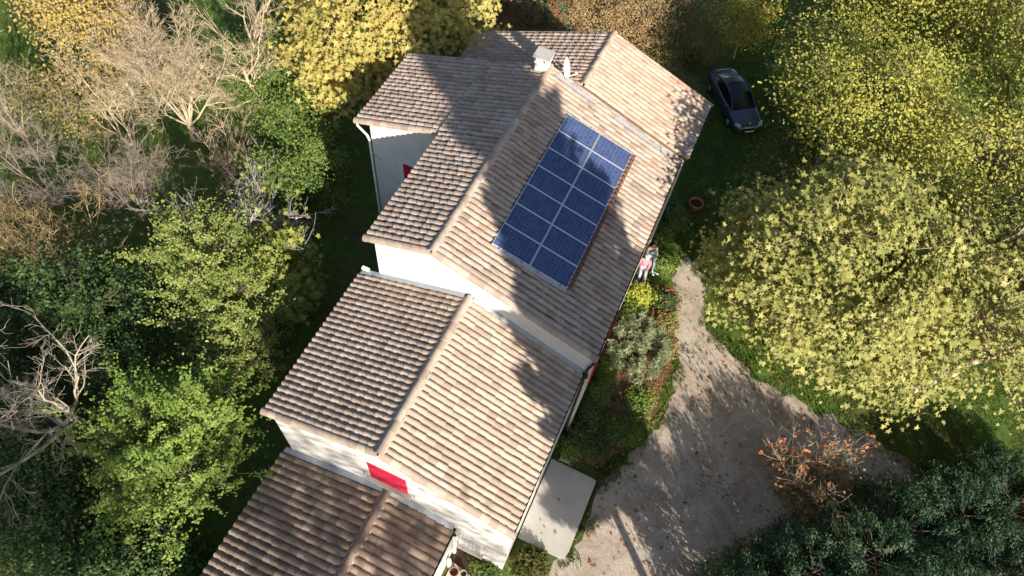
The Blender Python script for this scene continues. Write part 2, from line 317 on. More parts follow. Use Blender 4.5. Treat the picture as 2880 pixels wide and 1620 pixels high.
# ------------------------------------------------------------------ house
HB = dict(x=0.0, z=9.259, wl=2.53, wr=6.17, pl=0.33, pr=0.374, y0=0.0, y1=10.376)
XD, YD, PD = 6.487, 5.682, 0.302
HC = dict(x=1.44, z=7.557, wl=4.38, wr=4.50, pl=0.33, pr=0.40, y0=-6.238, y1=0.03)
HA = dict(x=1.469, z=3.972, wl=4.35, wr=2.50, pl=0.297, pr=0.274, y0=-13.5, y1=-6.235)
HE = dict(x=1.469, z=8.809, wl=6.3, wr=4.95, pl=0.374, pr=0.374, y0=10.40, y1=14.235)
house = empty('house', (2.0, 3.0, 0.0), 'white rendered house with stepped tiled gable roofs and red shutters', 'house')
def hp(b, name, mat, parent=None, smooth=False, label=None):
    o = b.obj(name, mat, parent or house, smooth, world=parent is None)
    if label: o['label'] = label
    return o

def gable_wall(name, h, xl, xr, y0, y1, drop=0.16, zl=None, zr=None):
    """solid gabled block, its top just under the tiles"""
    t_ = lambda x: (h['z'] - (h['pl'] * (h['x'] - x) if x < h['x'] else h['pr'] * (x - h['x']))) - drop
    sec = [(xl, 0.0), (xr, 0.0), (xr, t_(xr) if zr is None else zr), (h['x'], h['z'] - drop), (xl, t_(xl) if zl is None else zl)]
    v = [(x, y0, z) for x, z in sec] + [(x, y1, z) for x, z in sec]; n = 5
    b = MB(); b.add(v, [[i, (i + 1) % n, n + (i + 1) % n, n + i] for i in range(n)]); m = 0
    b.f.append((np.array([[0, 4, 3, 2, 1]])[:, ::-1], np.zeros(1))); b.f.append((np.array([[5, 6, 7, 8, 9]])[:, ::-1], np.zeros(1)))
    return hp(b, name, M['wall'])
gable_wall('wall', HB, -2.25, 6.26, 0.05, 10.30)
gable_wall('wall', HC, -2.68, 6.03, -6.20, 0.04)
gable_wall('wall', HA, -2.62, 4.02, -13.4, -6.21)
gable_wall('wall', HE, -4.7, 6.36, 10.31, 14.16)
ze = HB['z'] - HB['pl'] * HB['wl']; zd = ze - PD * (XD - HB['wl'])
b = MB(); sec = [(-5.95, 0.0), (-2.26, 0.0), (-2.26, ze + 0.0 - 0.16), (-5.95, zd + PD * (XD - 5.95) - 0.16)]
b.add([(x, YD + 0.10, z) for x, z in sec] + [(x, 10.29, z) for x, z in sec], [[0, 1, 5, 4], [1, 2, 6, 5], [2, 3, 7, 6], [3, 0, 4, 7], [3, 2, 1, 0], [4, 5, 6, 7]]); hp(b, 'wall', M['wall'])

# --- tile shapes: local x = down the slope, y = along the ridge, z = up
def canal_tile(sp, L=0.46):
    k = 7; th = np.linspace(0, math.pi, k); v = []
    for x, r, z in ((0.0, 0.41 * sp, 0.0), (L, 0.475 * sp, 0.03)):
        v += [(x, -r * math.cos(a), z + (0.31 if x == 0 else 0.39) * sp * math.sin(a) + 0.012) for a in th]
    v += [(L, -0.42 * sp * math.cos(a), 0.020 + 0.27 * sp * math.sin(a) - 0.004) for a in th]
    v += v[k:2 * k]; f = [[i, k + i, k + i + 1, i + 1] for i in range(k - 1)] + [[3 * k + i, 2 * k + i, 2 * k + i + 1, 3 * k + i + 1] for i in range(k - 1)]
    return np.array(v), np.array(f)
def romane_tile(sp, L=0.42):
    prof = [(-0.5, 0.010), (-0.32, 0.008), (-0.26, 0.020), (-0.14, 0.046), (0.04, 0.060), (0.24, 0.056), (0.40, 0.036), (0.49, 0.011)]
    k = len(prof); v = []
    for x, z, g in ((0.0, 0.0, 1.3), (L, 0.024, 1.7)): v += [(x, a * sp, g * h * sp / 0.24 + z) for a, h in prof]
    v += [(L - 0.004, a * sp * 0.96, 1.35 * h * sp / 0.24 - 0.004) for a, h in prof]
    v += v[k:2 * k]; f = [[i, k + i, k + i + 1, i + 1] for i in range(k - 1)] + [[3 * k + i, 2 * k + i, 2 * k + i + 1, 3 * k + i + 1] for i in range(k - 1)]
    return np.array(v), np.array(f)
def channel_tile(sp, L):
    v = []
    for x in (0.0, L): v += [(x, a * sp, h) for a, h in ((-0.5, 0.035), (-0.28, 0.012), (0, 0.004), (0.28, 0.012), (0.5, 0.035))]
    return np.array(v), np.array([[i, 5 + i, 6 + i, i + 1] for i in range(4)])

class Roof:
    """collects tile placements of one wing, then splits them into single tiles and one joined field"""
    def __init__(s, key, verts, faces): s.k = key; s.tv = verts; s.tf = faces; s.m = []; s.r = []
    def slope(s, x0, z0, side, p, y0, y1, sp, expo, v0, v1, jit=0.0, yaw=0.012, skip=None, lift=0.02, over=0.06):
        n = max(1, int(round((y1 - y0) / sp))); sp_ = (y1 - y0) / n; c = 1 / math.hypot(1, p)
        d = np.array([side * c, 0, -p * c]); u = np.array([0, 1.0, 0]); nn = np.array([side * p * c, 0, c])
        L = (v1 - v0) / c
        for i in range(n):
            y = y0 + (i + 0.5) * sp_; off = rng.uniform(-jit, jit); k = int(math.ceil((L - off) / expo)) + 1
            for j in range(k):
                low = L + over - j * expo + (off if j else 0)      # lower end of the tile
                if low < 0.10: continue
                top = max(low - s.tv[:, 0].max(), 0.02)
                P0 = np.array([x0, 0, z0]) + d * (v0 / c + top) + u * (y + rng.normal(0, 0.006)) + nn * (lift + rng.normal(0, 0.004))
                if skip and skip(P0 + d * 0.2): continue
                a = rng.normal(0, yaw); dd = d * math.cos(a) + u * math.sin(a); uu = np.cross(nn, dd)
                s.m.append(np.stack([dd, uu, nn, P0], 1)); s.r.append(rng.random())
        return s
    def put(s, P0, d, nn, r=None, sc=1.0):
        d = np.array(d, float); d /= np.linalg.norm(d); nn = np.array(nn, float); nn -= d * (d @ nn); nn /= np.linalg.norm(nn)
        s.m.append(np.stack([d, np.cross(nn, d) * sc, nn * sc, np.array(P0, float)], 1)); s.r.append(rng.random() if r is None else r)
    def finish(s, parent, name, nmax, mat):
        m = np.array(s.m); r = np.array(s.r); ok, dep = inframe(m[:, :, 3], 0.0); sc = np.where(ok, dep, 1e6); order = np.argsort(sc)
        one = [i for i in order[:nmax] if ok[i]]; rest = np.setdiff1d(np.arange(len(m)), one)
        me = MB().add(s.tv, s.tf).mesh(name, M[mat + 's'], True)
        for i in one:
            o = bpy.data.objects.new(name, me); COL.objects.link(o); o.parent = parent
            W = Matrix.Identity(4)
            for a in range(3):
                for c in range(4): W[a][c] = float(m[i][a, c])
            o.matrix_basis = W
        if len(rest):
            k = len(s.tv); V = np.einsum('nij,kj->nki', m[rest][:, :, :3], s.tv) + m[rest][:, None, :, 3]
            F = (s.tf[None] + (np.arange(len(rest)) * k)[:, None, None]).reshape(-1, s.tf.shape[1])
            o = MB().add(V.reshape(-1, 3), F, np.repeat(r[rest], len(s.tf))).obj(name + '_field', M[mat], parent, True); o['kind'] = 'stuff'

def deck(h, key, extra=None):
    """boards under the tiles: one folded slab, top a little under the tile line"""
    b = MB(); xl, xr = h['x'] - h['wl'], h['x'] + h['wr']; zl = h['z'] - h['pl'] * h['wl']; zr = h['z'] - h['pr'] * h['wr']
    sec = [(xl, zl), (h['x'], h['z']), (xr, zr), (xr, zr - 0.10), (h['x'], h['z'] - 0.10), (xl, zl - 0.10)]
    y0, y1 = h['y0'], h['y1']; v = [(x, y0, z) for x, z in sec] + [(x, y1, z) for x, z in sec]; n = 6
    b.add(v, [[i, (i + 1) % n, n + (i + 1) % n, n + i][::-1] for i in range(n)])
    b.f.append((np.array([[0, 1, 4, 5], [1, 2, 3, 4]]), np.zeros(2))); b.f.append((np.array([[5, 4, 1, 0], [4, 3, 2, 1]]) + np.array([[6], [6]]), np.zeros(2)))
    if extra: b.add(*extra)
    o = hp(b, 'roof', M['deck']); return o

SPB = 0.237; SPC = 0.233; SPA = 0.275; SPE = 0.24
# main wing with the long left slope
xl, xw = -XD, -HB['wl']
dv = [(xl, YD, zd), (xw, YD, ze), (xw, HB['y1'], ze), (xl, HB['y1'], zd)]
extra = (np.array(dv + [(x, y, z - 0.10) for x, y, z in dv]), [[0, 1, 2, 3], [7, 6, 5, 4], [0, 4, 5, 1], [3, 2, 6, 7], [0, 3, 7, 4]])
rB = deck(HB, 'B', extra); rB['label'] = 'large weathered tile roof carrying the solar panels'
PAN = (1.45, 4.40, 1.50, 8.65)
R_ = Roof('B', *canal_tile(SPB))
under = lambda q: PAN[0] + 0.35 < q[0] < PAN[1] - 0.55 and PAN[2] + 0.35 < q[1] < PAN[3] - 0.35
R_.slope(0, HB['z'], 1, HB['pr'], 0.16, HB['y1'] - 0.16, SPB, 0.37, 0.0, HB['wr'], 0.12, 0.02, under)
R_.slope(0, HB['z'], -1, HB['pl'], 0.16, YD + 0.02, SPB, 0.37, 0.0, HB['wl'], 0.10, 0.02)
R_.slope(0, HB['z'], -1, HB['pl'], YD + 0.04, HB['y1'] - 0.16, SPB, 0.37, 0.0, HB['wl'], 0.10, 0.02, over=0.14, lift=0.035)
R_.slope(-HB['wl'], ze, -1, PD, YD + 0.16, HB['y1'] - 0.16, SPB, 0.37, 0.0, XD - HB['wl'], 0.10, 0.02)
R_.finish(rB, 'roof_tile', 300, 'tB')
# middle wing
rC = deck(HC, 'C'); rC['label'] = 'regular tan tile roof of the middle wing'
R_ = Roof('C', *romane_tile(SPC))
R_.slope(HC['x'], HC['z'], 1, HC['pr'], HC['y0'] + 0.14, HC['y1'] - 0.13, SPC, 0.355, 0.0, HC['wr'], 0.0, 0.004)
R_.slope(HC['x'], HC['z'], -1, HC['pl'], HC['y0'] + 0.14, HC['y1'] - 0.13, SPC, 0.355, 0.0, HC['wl'], 0.0, 0.004)
R_.finish(rC, 'roof_tile', 300, 'tC')
# low front wing
rA = deck(HA, 'A'); rA['label'] = 'darker mossy tile roof of the low front wing'
R_ = Roof('A', *romane_tile(SPA))
R_.slope(HA['x'], HA['z'], 1, HA['pr'], HA['y0'], HA['y1'] - 0.13, SPA, 0.355, 0.0, HA['wr'], 0.0, 0.006)
R_.slope(HA['x'], HA['z'], -1, HA['pl'], HA['y0'], HA['y1'] - 0.13, SPA, 0.355, 0.0, HA['wl'], 0.0, 0.006)
R_.finish(rA, 'roof_tile', 300, 'tA')
# rear wing
rE = deck(HE, 'E'); rE['label'] = 'lichen spotted tile roof of the rear wing'
R_ = Roof('E', *canal_tile(SPE))
R_.slope(HE['x'], HE['z'], 1, HE['pr'], HE['y0'], HE['y1'] - 0.16, SPE, 0.37, 0.0, HE['wr'], 0.12, 0.02)
R_.slope(HE['x'], HE['z'], -1, HE['pl'], HE['y0'], HE['y1'] - 0.16, SPE, 0.34, 0.0, HE['wl'], 0.05, 0.01)
R_.finish(rE, 'roof_tile', 300, 'tE')

# ridge and verge tiles
def barrel(L=0.42, r0=0.125, r1=0.14, hgt=0.105):
    k = 9; th = np.linspace(0, math.pi, k); v = []
    for x, r, z in ((0, r0, 0), (L, r1, 0.014)): v += [(x, -r * math.cos(a), z + hgt * math.sin(a)) for a in th]
    v += [(L, -(r1 - 0.016) * math.cos(a), 0.012 + (hgt - 0.018) * math.sin(a)) for a in th]
    v += v[k:2 * k]; f = [[i, k + i, k + i + 1, i + 1] for i in range(k - 1)] + [[3 * k + i, 2 * k + i, 2 * k + i + 1, 3 * k + i + 1] for i in range(k - 1)]
    return np.array(v), np.array(f)
def ridge(h, roof, mat, y0, y1):
    q = Roof('r', *barrel()); n = int((y1 - y0) / 0.37); st = (y1 - y0) / n
    for i in range(n): q.put((h['x'] + rng.normal(0, 0.008), y0 + (i + 1) * st + 0.03, h['z'] + 0.045 + rng.normal(0, 0.004)), (rng.normal(0, 0.01), -1, -0.012), (0, 0, 1))
    q.finish(roof, 'ridge_tile', 60, mat)
    b = MB(); pts = np.array([(h['x'], y, h['z'] + 0.03) for y in np.arange(y0, y1, 0.12)]); 
    for s in (-1, 1):
        p = pts.copy(); p[:, 0] += s * (0.135 + rng.normal(0, 0.012, len(p))); p[:, 2] -= 0.02 - rng.normal(0, 0.006, len(p)); b.tube(p, 0.045 + rng.uniform(0, 0.012, len(p)), 5)
    b.obj('mortar_bedding', M['mortar'], roof, True)
ridge(HB, rB, 'tB', 0.02, HB['y1'] - 0.02); ridge(HC, rC, 'tC', HC['y0'] + 0.02, HC['y1'] - 0.06); ridge(HA, rA, 'tA', HA['y0'], HA['y1'] - 0.06); ridge(HE, rE, 'tE', HE['y0'] + 0.05, HE['y1'] - 0.02)
def verge(roof, mat, segs, y, out, drop=0.03):
    """a row of barrel tiles down a gable edge"""
    q = Roof('v', *barrel(0.44, 0.12, 0.135, 0.10))
    for (xa, za), (xb, zb) in segs:
        L = math.hypot(xb - xa, zb - za); n = max(1, int(L / 0.32)); d = np.array([xb - xa, 0, zb - za]) / L
        for i in range(n): q.put(np.array([xa, y, za + 0.02 - drop]) + d * (L * (n - 1 - i) / n), d, (-d[2] * np.sign(d[0]), out * 0.75, abs(d[0])))
    q.finish(roof, 'verge_tile', 60, mat)
def sl(h, side): return (h['x'], h['z']), ((h['x'] + h['wr'] + 0.04, h['z'] - h['pr'] * (h['wr'] + 0.04)) if side > 0 else (h['x'] - h['wl'] - 0.04, h['z'] - h['pl'] * (h['wl'] + 0.04)))
verge(rB, 'tB', [sl(HB, 1), sl(HB, -1)], 0.07, -1); verge(rB, 'tB', [sl(HB, 1), ((0, HB['z']), (xw, ze)), ((xw, ze), (xl - 0.04, zd - 0.01))], HB['y1'] - 0.07, 1)
verge(rB, 'tB', [((xw - 0.1, ze - 0.03), (xl - 0.04, zd - 0.01))], YD + 0.06, -1)
verge(rC, 'tC', [sl(HC, 1), sl(HC, -1)], HC['y0'] + 0.05, -1)
verge(rE, 'tE', [sl(HE, 1), sl(HE, -1)], HE['y1'] - 0.07, 1)

# flashings
def strip(pa, pb, wid, th=0.012, up=(0, 0, 1)):
    pa, pb = np.array(pa, float), np.array(pb, float); d = pb - pa; L = np.linalg.norm(d); d /= L; s = np.cross(up, d); s /= np.linalg.norm(s); n = np.cross(d, s)
    b = MB(); return b.box((pa + pb) / 2, (L, wid, th), M=np.stack([d, s, n], 1))
for (h, yy) in ((HC, HC['y1'] - 0.075), (HA, HA['y1'] - 0.075)):
    for s in (1, -1):
        (xa, za), (xb, zb) = sl(h, s); k = 0.17 / abs(xb - xa)
        hp(strip((xa + (xb - xa) * k, yy, za + (zb - za) * k + 0.105), (xb, yy, zb + 0.105), 0.21), 'flashing', M['zinc'], label='grey metal flashing where the roof meets the wall')
for t0, t1 in ((0.06, 0.36), (0.50, 0.92)):
    (xa, za), (xb, zb) = sl(HB, 1)
    hp(strip((xa + (xb - xa) * t0, HB['y1'] - 0.34, za + (zb - za) * t0 + 0.135), (xa + (xb - xa) * t1, HB['y1'] - 0.34, za + (zb - za) * t1 + 0.135), 0.20), 'flashing', M['zinc'], label='pale zinc strip along the far gable edge')

# gutters and downpipes
def gutter(x, z, y0, y1, mat, r=0.065, label=None):
    k = 7; th = np.linspace(math.pi, 2 * math.pi, k); b = MB(); v = []
    for y in (y0, y1): v += [(x + r * math.cos(a), y, z + r * math.sin(a)) for a in th]
    for y in (y0, y1): v += [(x + (r - 0.012) * math.cos(a), y, z + 0.006 + (r - 0.012) * math.sin(a)) for a in th]
    f = [[i, i + 1, k + i + 1, k + i] for i in range(k - 1)] + [[2 * k + i, 3 * k + i, 3 * k + i + 1, 2 * k + i + 1] for i in range(k - 1)]
    f += [[0, k, 3 * k, 2 * k], [k - 1, 3 * k - 1, 4 * k - 1, 2 * k - 1]] + [[i, 2 * k + i, 2 * k + i + 1, i + 1] for i in range(k - 1)] + [[k + i, k + i + 1, 3 * k + i + 1, 3 * k + i] for i in range(k - 1)]
    b.add(v, f); hp(b, 'gutter', mat, label=label)
eB = HB['z'] - HB['pr'] * HB['wr']; eC = HC['z'] - HC['pr'] * HC['wr']; eA = HA['z'] - HA['pr'] * HA['wr']; eE = HE['z'] - HE['pr'] * HE['wr']
gutter(6.255, eB - 0.055, -0.02, HB['y1'], M['brown']); gutter(6.01, eC - 0.055, HC['y0'] - 0.03, -0.02, M['brown']); gutter(4.04, eA - 0.055, -13.5, HA['y1'] - 0.02, M['brown']); gutter(6.50, eE - 0.055, HE['y0'] + 0.02, HE['y1'] + 0.02, M['brown'])
gutter(-HB['wl'] - 0.09, ze - 0.10, -0.02, YD - 0.02, M['zinc']); gutter(-XD - 0.09, zd - 0.09, YD, HB['y1'], M['zinc'])
gutter(HC['x'] - HC['wl'] - 0.09, HC['z'] - HC['pl'] * HC['wl'] - 0.10, HC['y0'], 0.02, M['zinc']); gutter(HA['x'] - HA['wl'] - 0.09, HA['z'] - HA['pl'] * HA['wl'] - 0.09, -13.5, HA['y1'], M['zinc'])
b = MB(); b.tube([(6.255, 0.06, eB - 0.12), (6.24, -0.04, eB - 0.3), (6.12, -0.05, eB - 0.75), (6.09, -0.06, eC - 0.25), (6.12, -0.10, eC - 0.5), (6.12, -0.12, 3.0), (6.12, -0.12, 0.1)], 0.05, 8); b.lathe([(0.0, 0.09), (0.10, 0.09), (0.11, 0), (0.06, -0.14), (0, -0.14)], (6.13, -0.07, eC - 0.12), 10)
hp(b, 'downpipe', M['brown'], smooth=True)
b = MB(); b.tube([(-XD - 0.09, YD + 0.12, zd - 0.16), (-XD - 0.07, YD + 0.08, zd - 0.32), (-6.10, YD + 0.03, zd - 0.62), (-6.02, YD + 0.03, zd - 0.85), (-6.02, YD + 0.03, 0.1)], 0.05, 8); hp(b, 'downpipe', M['white'], smooth=True)
b = MB(); b.box((-2.83, 0.02, HC['z'] - HC['pl'] * 4.25 + 0.22), (0.28, 0.12, 0.10)); hp(b, 'gutter_end', M['white'])
b = MB(); b.tube([(4.12, -6.45, eA - 0.15), (4.14, -6.5, 0.62)], 0.075, 10); b.tube([(4.15, -6.95, 1.2), (4.15, -6.95, 0.06)], 0.09, 10, caps=True); hp(b, 'downpipe', M['white'], smooth=True)

# shutters and windows
def shutter(name, x0, x1, z0, z1, y, mat, boards=6, frame=None, sill=None, fw=0.16):
    b = MB(); wd = (x1 - x0) / boards
    root = None
    b.box(((x0 + x1) / 2, y + 0.012, (z0 + z1) / 2), (x1 - x0, 0.02, z1 - z0)); root = hp(b, name, mat)
    for i in range(boards):
        q = MB(); q.box((x0 + (i + 0.5) * wd, y - 0.012, (z0 + z1) / 2), (wd - 0.012, 0.024, z1 - z0 - 0.01)); q.obj('board', mat, root)
    for zz in (z0 + 0.2, z1 - 0.2):
        q = MB(); q.box(((x0 + x1) / 2, y - 0.032, zz), (x1 - x0 - 0.06, 0.012, 0.04)); q.obj('strap_hinge', mat, root)
    if frame:
        q = MB(); q.box(((x0 + x1) / 2, y + 0.005, z1 + fw / 2), (x1 - x0 + 2 * fw, 0.05, fw)); q.box((x0 - fw / 2, y + 0.005, (z0 + z1) / 2), (fw, 0.05, z1 - z0)); q.box((x1 + fw / 2, y + 0.005, (z0 + z1) / 2), (fw, 0.05, z1 - z0)); q.obj('frame', frame, root)
    if sill:
        q = MB(); q.box(((x0 + x1) / 2, y - 0.06, z0 - 0.045), (x1 - x0 + 0.3, 0.20, 0.07)); q.obj('sill', sill, root)
    return root
s1 = shutter('shutter', 0.87, 2.27, 4.62, 6.06, -6.225, M['red'], 8, None, M['stone']); s1['label'] = 'closed bright red shutters on the sunlit gable wall'
for x in (0.62, 2.52): q = MB(); q.tube([(x, -6.20, 4.75), (x, -6.28, 4.75), (x, -6.29, 4.84)], 0.012, 5); q.obj('shutter_catch', M['black'], s1)
s2 = shutter('shutter', -4.49, -3.2, 3.9, 5.68, YD + 0.075, M['red'], 6, M['greyblue'], M['stone']); s2['label'] = 'red shutter in a pale frame on the shaded wall'
q = MB(); q.tube([(-4.85, YD + 0.1, 4.25), (-4.85, YD + 0.03, 4.25), (-4.85, YD + 0.02, 4.34)], 0.012, 5); q.obj('shutter_catch', M['black'], s2)
s3 = shutter('shutter', 4.30, 5.06, 0.98, 2.42, -6.222, M['palegrey'], 5, M['white'], M['stone'], 0.10); s3['label'] = 'pale grey shutter on the lower gable wall'
b = MB(); b.box((-5.79, YD + 0.085, 5.44), (0.46, 0.05, 0.06), M=np.array([[0.82, 0, 0.57], [0, 1, 0], [-0.57, 0, 0.82]])); hp(b, 'wall_bracket', M['greypot'])
for (y, z0, z1) in ((1.0, 3.6, 5.2), (3.1, 3.6, 5.2)):
    b = MB(); b.box((6.28, y, (z0 + z1) / 2), (0.04, 0.62, z1 - z0)); o_ = hp(b, 'shutter', M['red'], label='red shutter folded open against the right wall')
    for k in range(4):
        q = MB(); q.box((6.308, y - 0.225 + 0.15 * k, (z0 + z1) / 2), (0.014, 0.13, z1 - z0 - 0.02)); q.obj('board', M['red'], o_)

# chimney
b = MB(); b.box((-0.26, 10.06, 9.15), (0.50, 0.46, 1.00)); ch = hp(b, 'chimney', M['wall'], label='white chimney with a flat slab cap at the far ridge end')
q = MB(); q.box((-0.26, 10.06, 9.68), (0.58, 0.54, 0.06)); q.obj('ledge', M['white'], ch)
for dx in (-0.2, 0.2):
    for dy in (-0.18, 0.18):
        q = MB(); q.box((-0.26 + dx, 10.06 + dy, 9.82), (0.09, 0.09, 0.22)); q.obj('cap_post', M['wall'], ch)
q = MB(); q.box((-0.26, 10.06, 9.965), (0.72, 0.66, 0.07)); q.obj('cap', M['concrete'], ch)
q = MB(); q.box((-0.32, 9.75, 9.205), (0.62, 0.18, 0.03), M=np.array([[0.923, 0, -0.385], [0, 1, 0], [0.385, 0, 0.923]])); q.obj('flashing', M['zinc'], ch)

# ------------------------------------------------------------------ solar panels
m, t, o = nodes('solar_cells'); tc = N(t, 'ShaderNodeTexCoord').outputs['Object']; sx = N(t, 'ShaderNodeSeparateXYZ'); t.links.new(tc, sx.inputs[0])
cu = math_(t, 'MULTIPLY', sx.outputs[0], 9 / 1.434); cvv = math_(t, 'MULTIPLY', sx.outputs[1], 6 / 0.94)
def line(src, wd):
    f = math_(t, 'FRACT', src); a = math_(t, 'ABSOLUTE', math_(t, 'SUBTRACT', f, 0.5)); return math_(t, 'GREATER_THAN', a, 0.5 - wd)
gl = math_(t, 'MAXIMUM', line(cu, 0.022), line(cvv, 0.018)); bb = line(math_(t, 'MULTIPLY', cvv, 3.0), 0.03)
cx = N(t, 'ShaderNodeCombineXYZ'); t.links.new(math_(t, 'FLOOR', cu), cx.inputs[0]); t.links.new(math_(t, 'FLOOR', cvv), cx.inputs[1]); t.links.new(N(t, 'ShaderNodeObjectInfo').outputs['Random'], cx.inputs[2])
wn = N(t, 'ShaderNodeTexWhiteNoise', noise_dimensions='3D'); t.links.new(cx.outputs[0], wn.inputs['Vector'])
v2 = N(t, 'ShaderNodeTexVoronoi'); v2.inputs['Scale'].default_value = 60; t.links.new(tc, v2.inputs['Vector'])
fc = math_(t, 'ADD', math_(t, 'MULTIPLY', wn.outputs['Value'], 0.55), math_(t, 'MULTIPLY', v2.outputs['Distance'], 0.6))
cc = ramp(t, [(0.1, (0.022, 0.043, 0.13)), (0.55, (0.035, 0.064, 0.17)), (0.95, (0.053, 0.088, 0.20))], fc)
cc = mixc(t, math_(t, 'MULTIPLY', noise(t, 2.2, 6, 0.7, pos(t)), 0.10), cc, (0.30, 0.30, 0.31))
cc = mixc(t, math_(t, 'MULTIPLY', bb, 0.22), cc, (0.20, 0.24, 0.33)); cc = mixc(t, math_(t, 'MULTIPLY', gl, 0.65), cc, (0.26, 0.30, 0.40))
prin(t, o, cc, 0.30, 0.0, None, 0.12, 0.0); M['cells'] = m
pp = 0.283; pc = 1 / math.hypot(1, pp); pz0 = HB['z'] - 0.374 * 1.505 + 0.14
ax = Vector((pc, 0, -pp * pc)); az = Vector((pp * pc, 0, pc)); ay = Vector((0, 1, 0))
array = empty('solar_array', (1.505, 1.553, pz0), 'blue solar panel array in two columns on the main roof', 'solar panels')
AW = Matrix(((ax[0], ay[0], az[0], 0), (ax[1], ay[1], az[1], 0), (ax[2], ay[2], az[2], 0), (0, 0, 0, 1)))
array.rotation_euler = AW.to_euler()
PW, PH = 1.50, 1.00
fb = MB()
for x in (0.011, PW - 0.011): fb.box((x, PH / 2, 0), (0.022, PH, 0.045))
for y in (0.011, PH - 0.011): fb.box((PW / 2, y, 0), (PW - 0.044, 0.022, 0.0448))
fme = fb.mesh('frame', M['alu'])
gme = MB().box((0.717, 0.47, 0.0), (1.434, 0.94, 0.012)).mesh('cell_sheet', M['cells'])
for j in range(7):
    for i in range(2):
        p = bpy.data.objects.new('panel', fme); COL.objects.link(p); p.parent = array; p.location = (i * 1.515, j * 1.009, 0.0)
        g = bpy.data.objects.new('cell_sheet', gme); COL.objects.link(g); g.parent = p; g.location = (0.033, 0.03, 0.012)
b = MB(); b.box((1.51, -0.055, -0.02), (3.04, 0.09, 0.012)); b.box((1.51, -0.10, -0.07), (3.04, 0.012, 0.10)); b.obj('edge_flashing', M['zinc'], array)
b = MB(); b.box((-0.03, 3.53, -0.06), (0.02, 7.15, 0.11)); b.obj('top_flashing', M['brown'], array)
b = MB(); b.box((3.07, 3.53, -0.045), (0.09, 7.1, 0.03)); lf = b.obj('lower_flashing', M['rust'], array)
q = Roof('x', *canal_tile(0.22, 0.12))
cl = MB().box((0, 0, 0), (0.02, 0.05, 0.06)).mesh('clip', M['black'])
for x in (0.3, 1.2, 1.85, 2.75):
    for y in (-0.03, 7.09):
        c_ = bpy.data.objects.new('clip', cl); COL.objects.link(c_); c_.parent = array; c_.location = (x, y, 0.02)
tme = MB().add(*canal_tile(0.22, 0.17)).mesh('flashing_cover', M['rust'], True)
for j in range(29):
    c_ = bpy.data.objects.new('flashing_cover', tme); COL.objects.link(c_); c_.parent = lf; c_.location = (3.0, 0.14 + j * 0.243, -0.04)

# ------------------------------------------------------------------ satellite dish
dish = empty('satellite_dish', (0.50, 10.55, 8.75), 'white satellite dish standing behind the main ridge', 'satellite dish')
b = MB(); b.tube([(0, 0, -0.35), (0, 0, 0.30), (0.03, 0.02, 0.36)], 0.022, 8, caps=True); b.obj('mast', M['alu'], dish, True)
dn = np.array([0.93, 0.15, 0.33]); dn /= np.linalg.norm(dn); da = np.cross((0, 0, 1), dn); da /= np.linalg.norm(da); db = np.cross(dn, da); DM = np.stack([da, db, dn], 1)
b = MB(); b.lathe([(0, 0.0), (0.12, 0.004), (0.25, 0.022), (0.36, 0.05), (0.43, 0.075), (0.435, 0.06), (0.36, 0.036), (0.25, 0.008), (0.0, -0.014)], (0.06, 0.02, 0.46), 24, M=DM); b.obj('reflector', M['white'], dish, True)
b = MB(); b.tube([(0.05, 0.02, 0.10), (0.30, 0.12, 0.12), (0.50, 0.18, 0.26)], 0.016, 6); b.obj('feed_arm', M['white'], dish, True)
b = MB(); b.tube([(0.55, 0.20, 0.28), (0.46, 0.165, 0.31)], [0.035, 0.045], 10, caps=True); b.obj('feed_horn', M['white'], dish, True)
b = MB(); b.box((0, 0, -0.33), (0.18, 0.16, 0.05)); b.obj('mount', M['white'], dish)

# ------------------------------------------------------------------ vegetation helpers
MAPLE = np.array([(0, 0), (0.16, -0.06), (0.42, -0.30), (0.40, -0.05), (0.62, 0.22), (0.36, 0.28), (0.22, 0.36), (0.30, 0.52), (0.0, 0.92), (-0.30, 0.52), (-0.22, 0.36), (-0.36, 0.28), (-0.62, 0.22), (-0.40, -0.05), (-0.42, -0.30), (-0.16, -0.06)])
MAPLE7 = np.array([(0, -0.05), (0.45, -0.28), (0.28, 0.08), (0.66, 0.30), (0.24, 0.38), (0.0, 0.95), (-0.24, 0.38), (-0.66, 0.30), (-0.28, 0.08), (-0.45, -0.28)])
OVAL = np.array([(0, 0), (0.30, 0.32), (0.24, 0.70), (0, 1.0), (-0.24, 0.70), (-0.30, 0.32)])
DIAM = np.array([(0, 0), (0.33, 0.45), (0, 1.0), (-0.33, 0.45)])
LONG = np.array([(0, 0), (0.11, 0.4), (0, 1.0), (-0.11, 0.4)])
BLADE = np.array([(-0.10, 0), (0.10, 0), (0, 1.0)])

def unit(a): return a / (np.linalg.norm(a, axis=-1, keepdims=True) + 1e-9)
def leaves(mb, P, nrm, size, shape, r, heading=None, fold=0.25, rg=rng):
    n = len(P); k = len(shape); nrm = unit(nrm)
    h = rg.normal(size=(n, 3)) if heading is None else heading
    h = unit(h - nrm * np.sum(h * nrm, 1, keepdims=True)); s = np.cross(h, nrm)
    sz = np.broadcast_to(np.asarray(size, float), (n,))[:, None, None]
    cx = shape[:, 0][None, :, None]; cy = shape[:, 1][None, :, None]
    curl = rg.uniform(-fold, fold, n)[:, None, None]
    V = P[:, None] + sz * (cx * s[:, None] + cy * h[:, None] + (np.abs(cx) * 0.5 - cy * cy * 0.6) * curl * nrm[:, None])
    mb.add(V.reshape(-1, 3), (np.arange(n * k).reshape(n, k)), r)

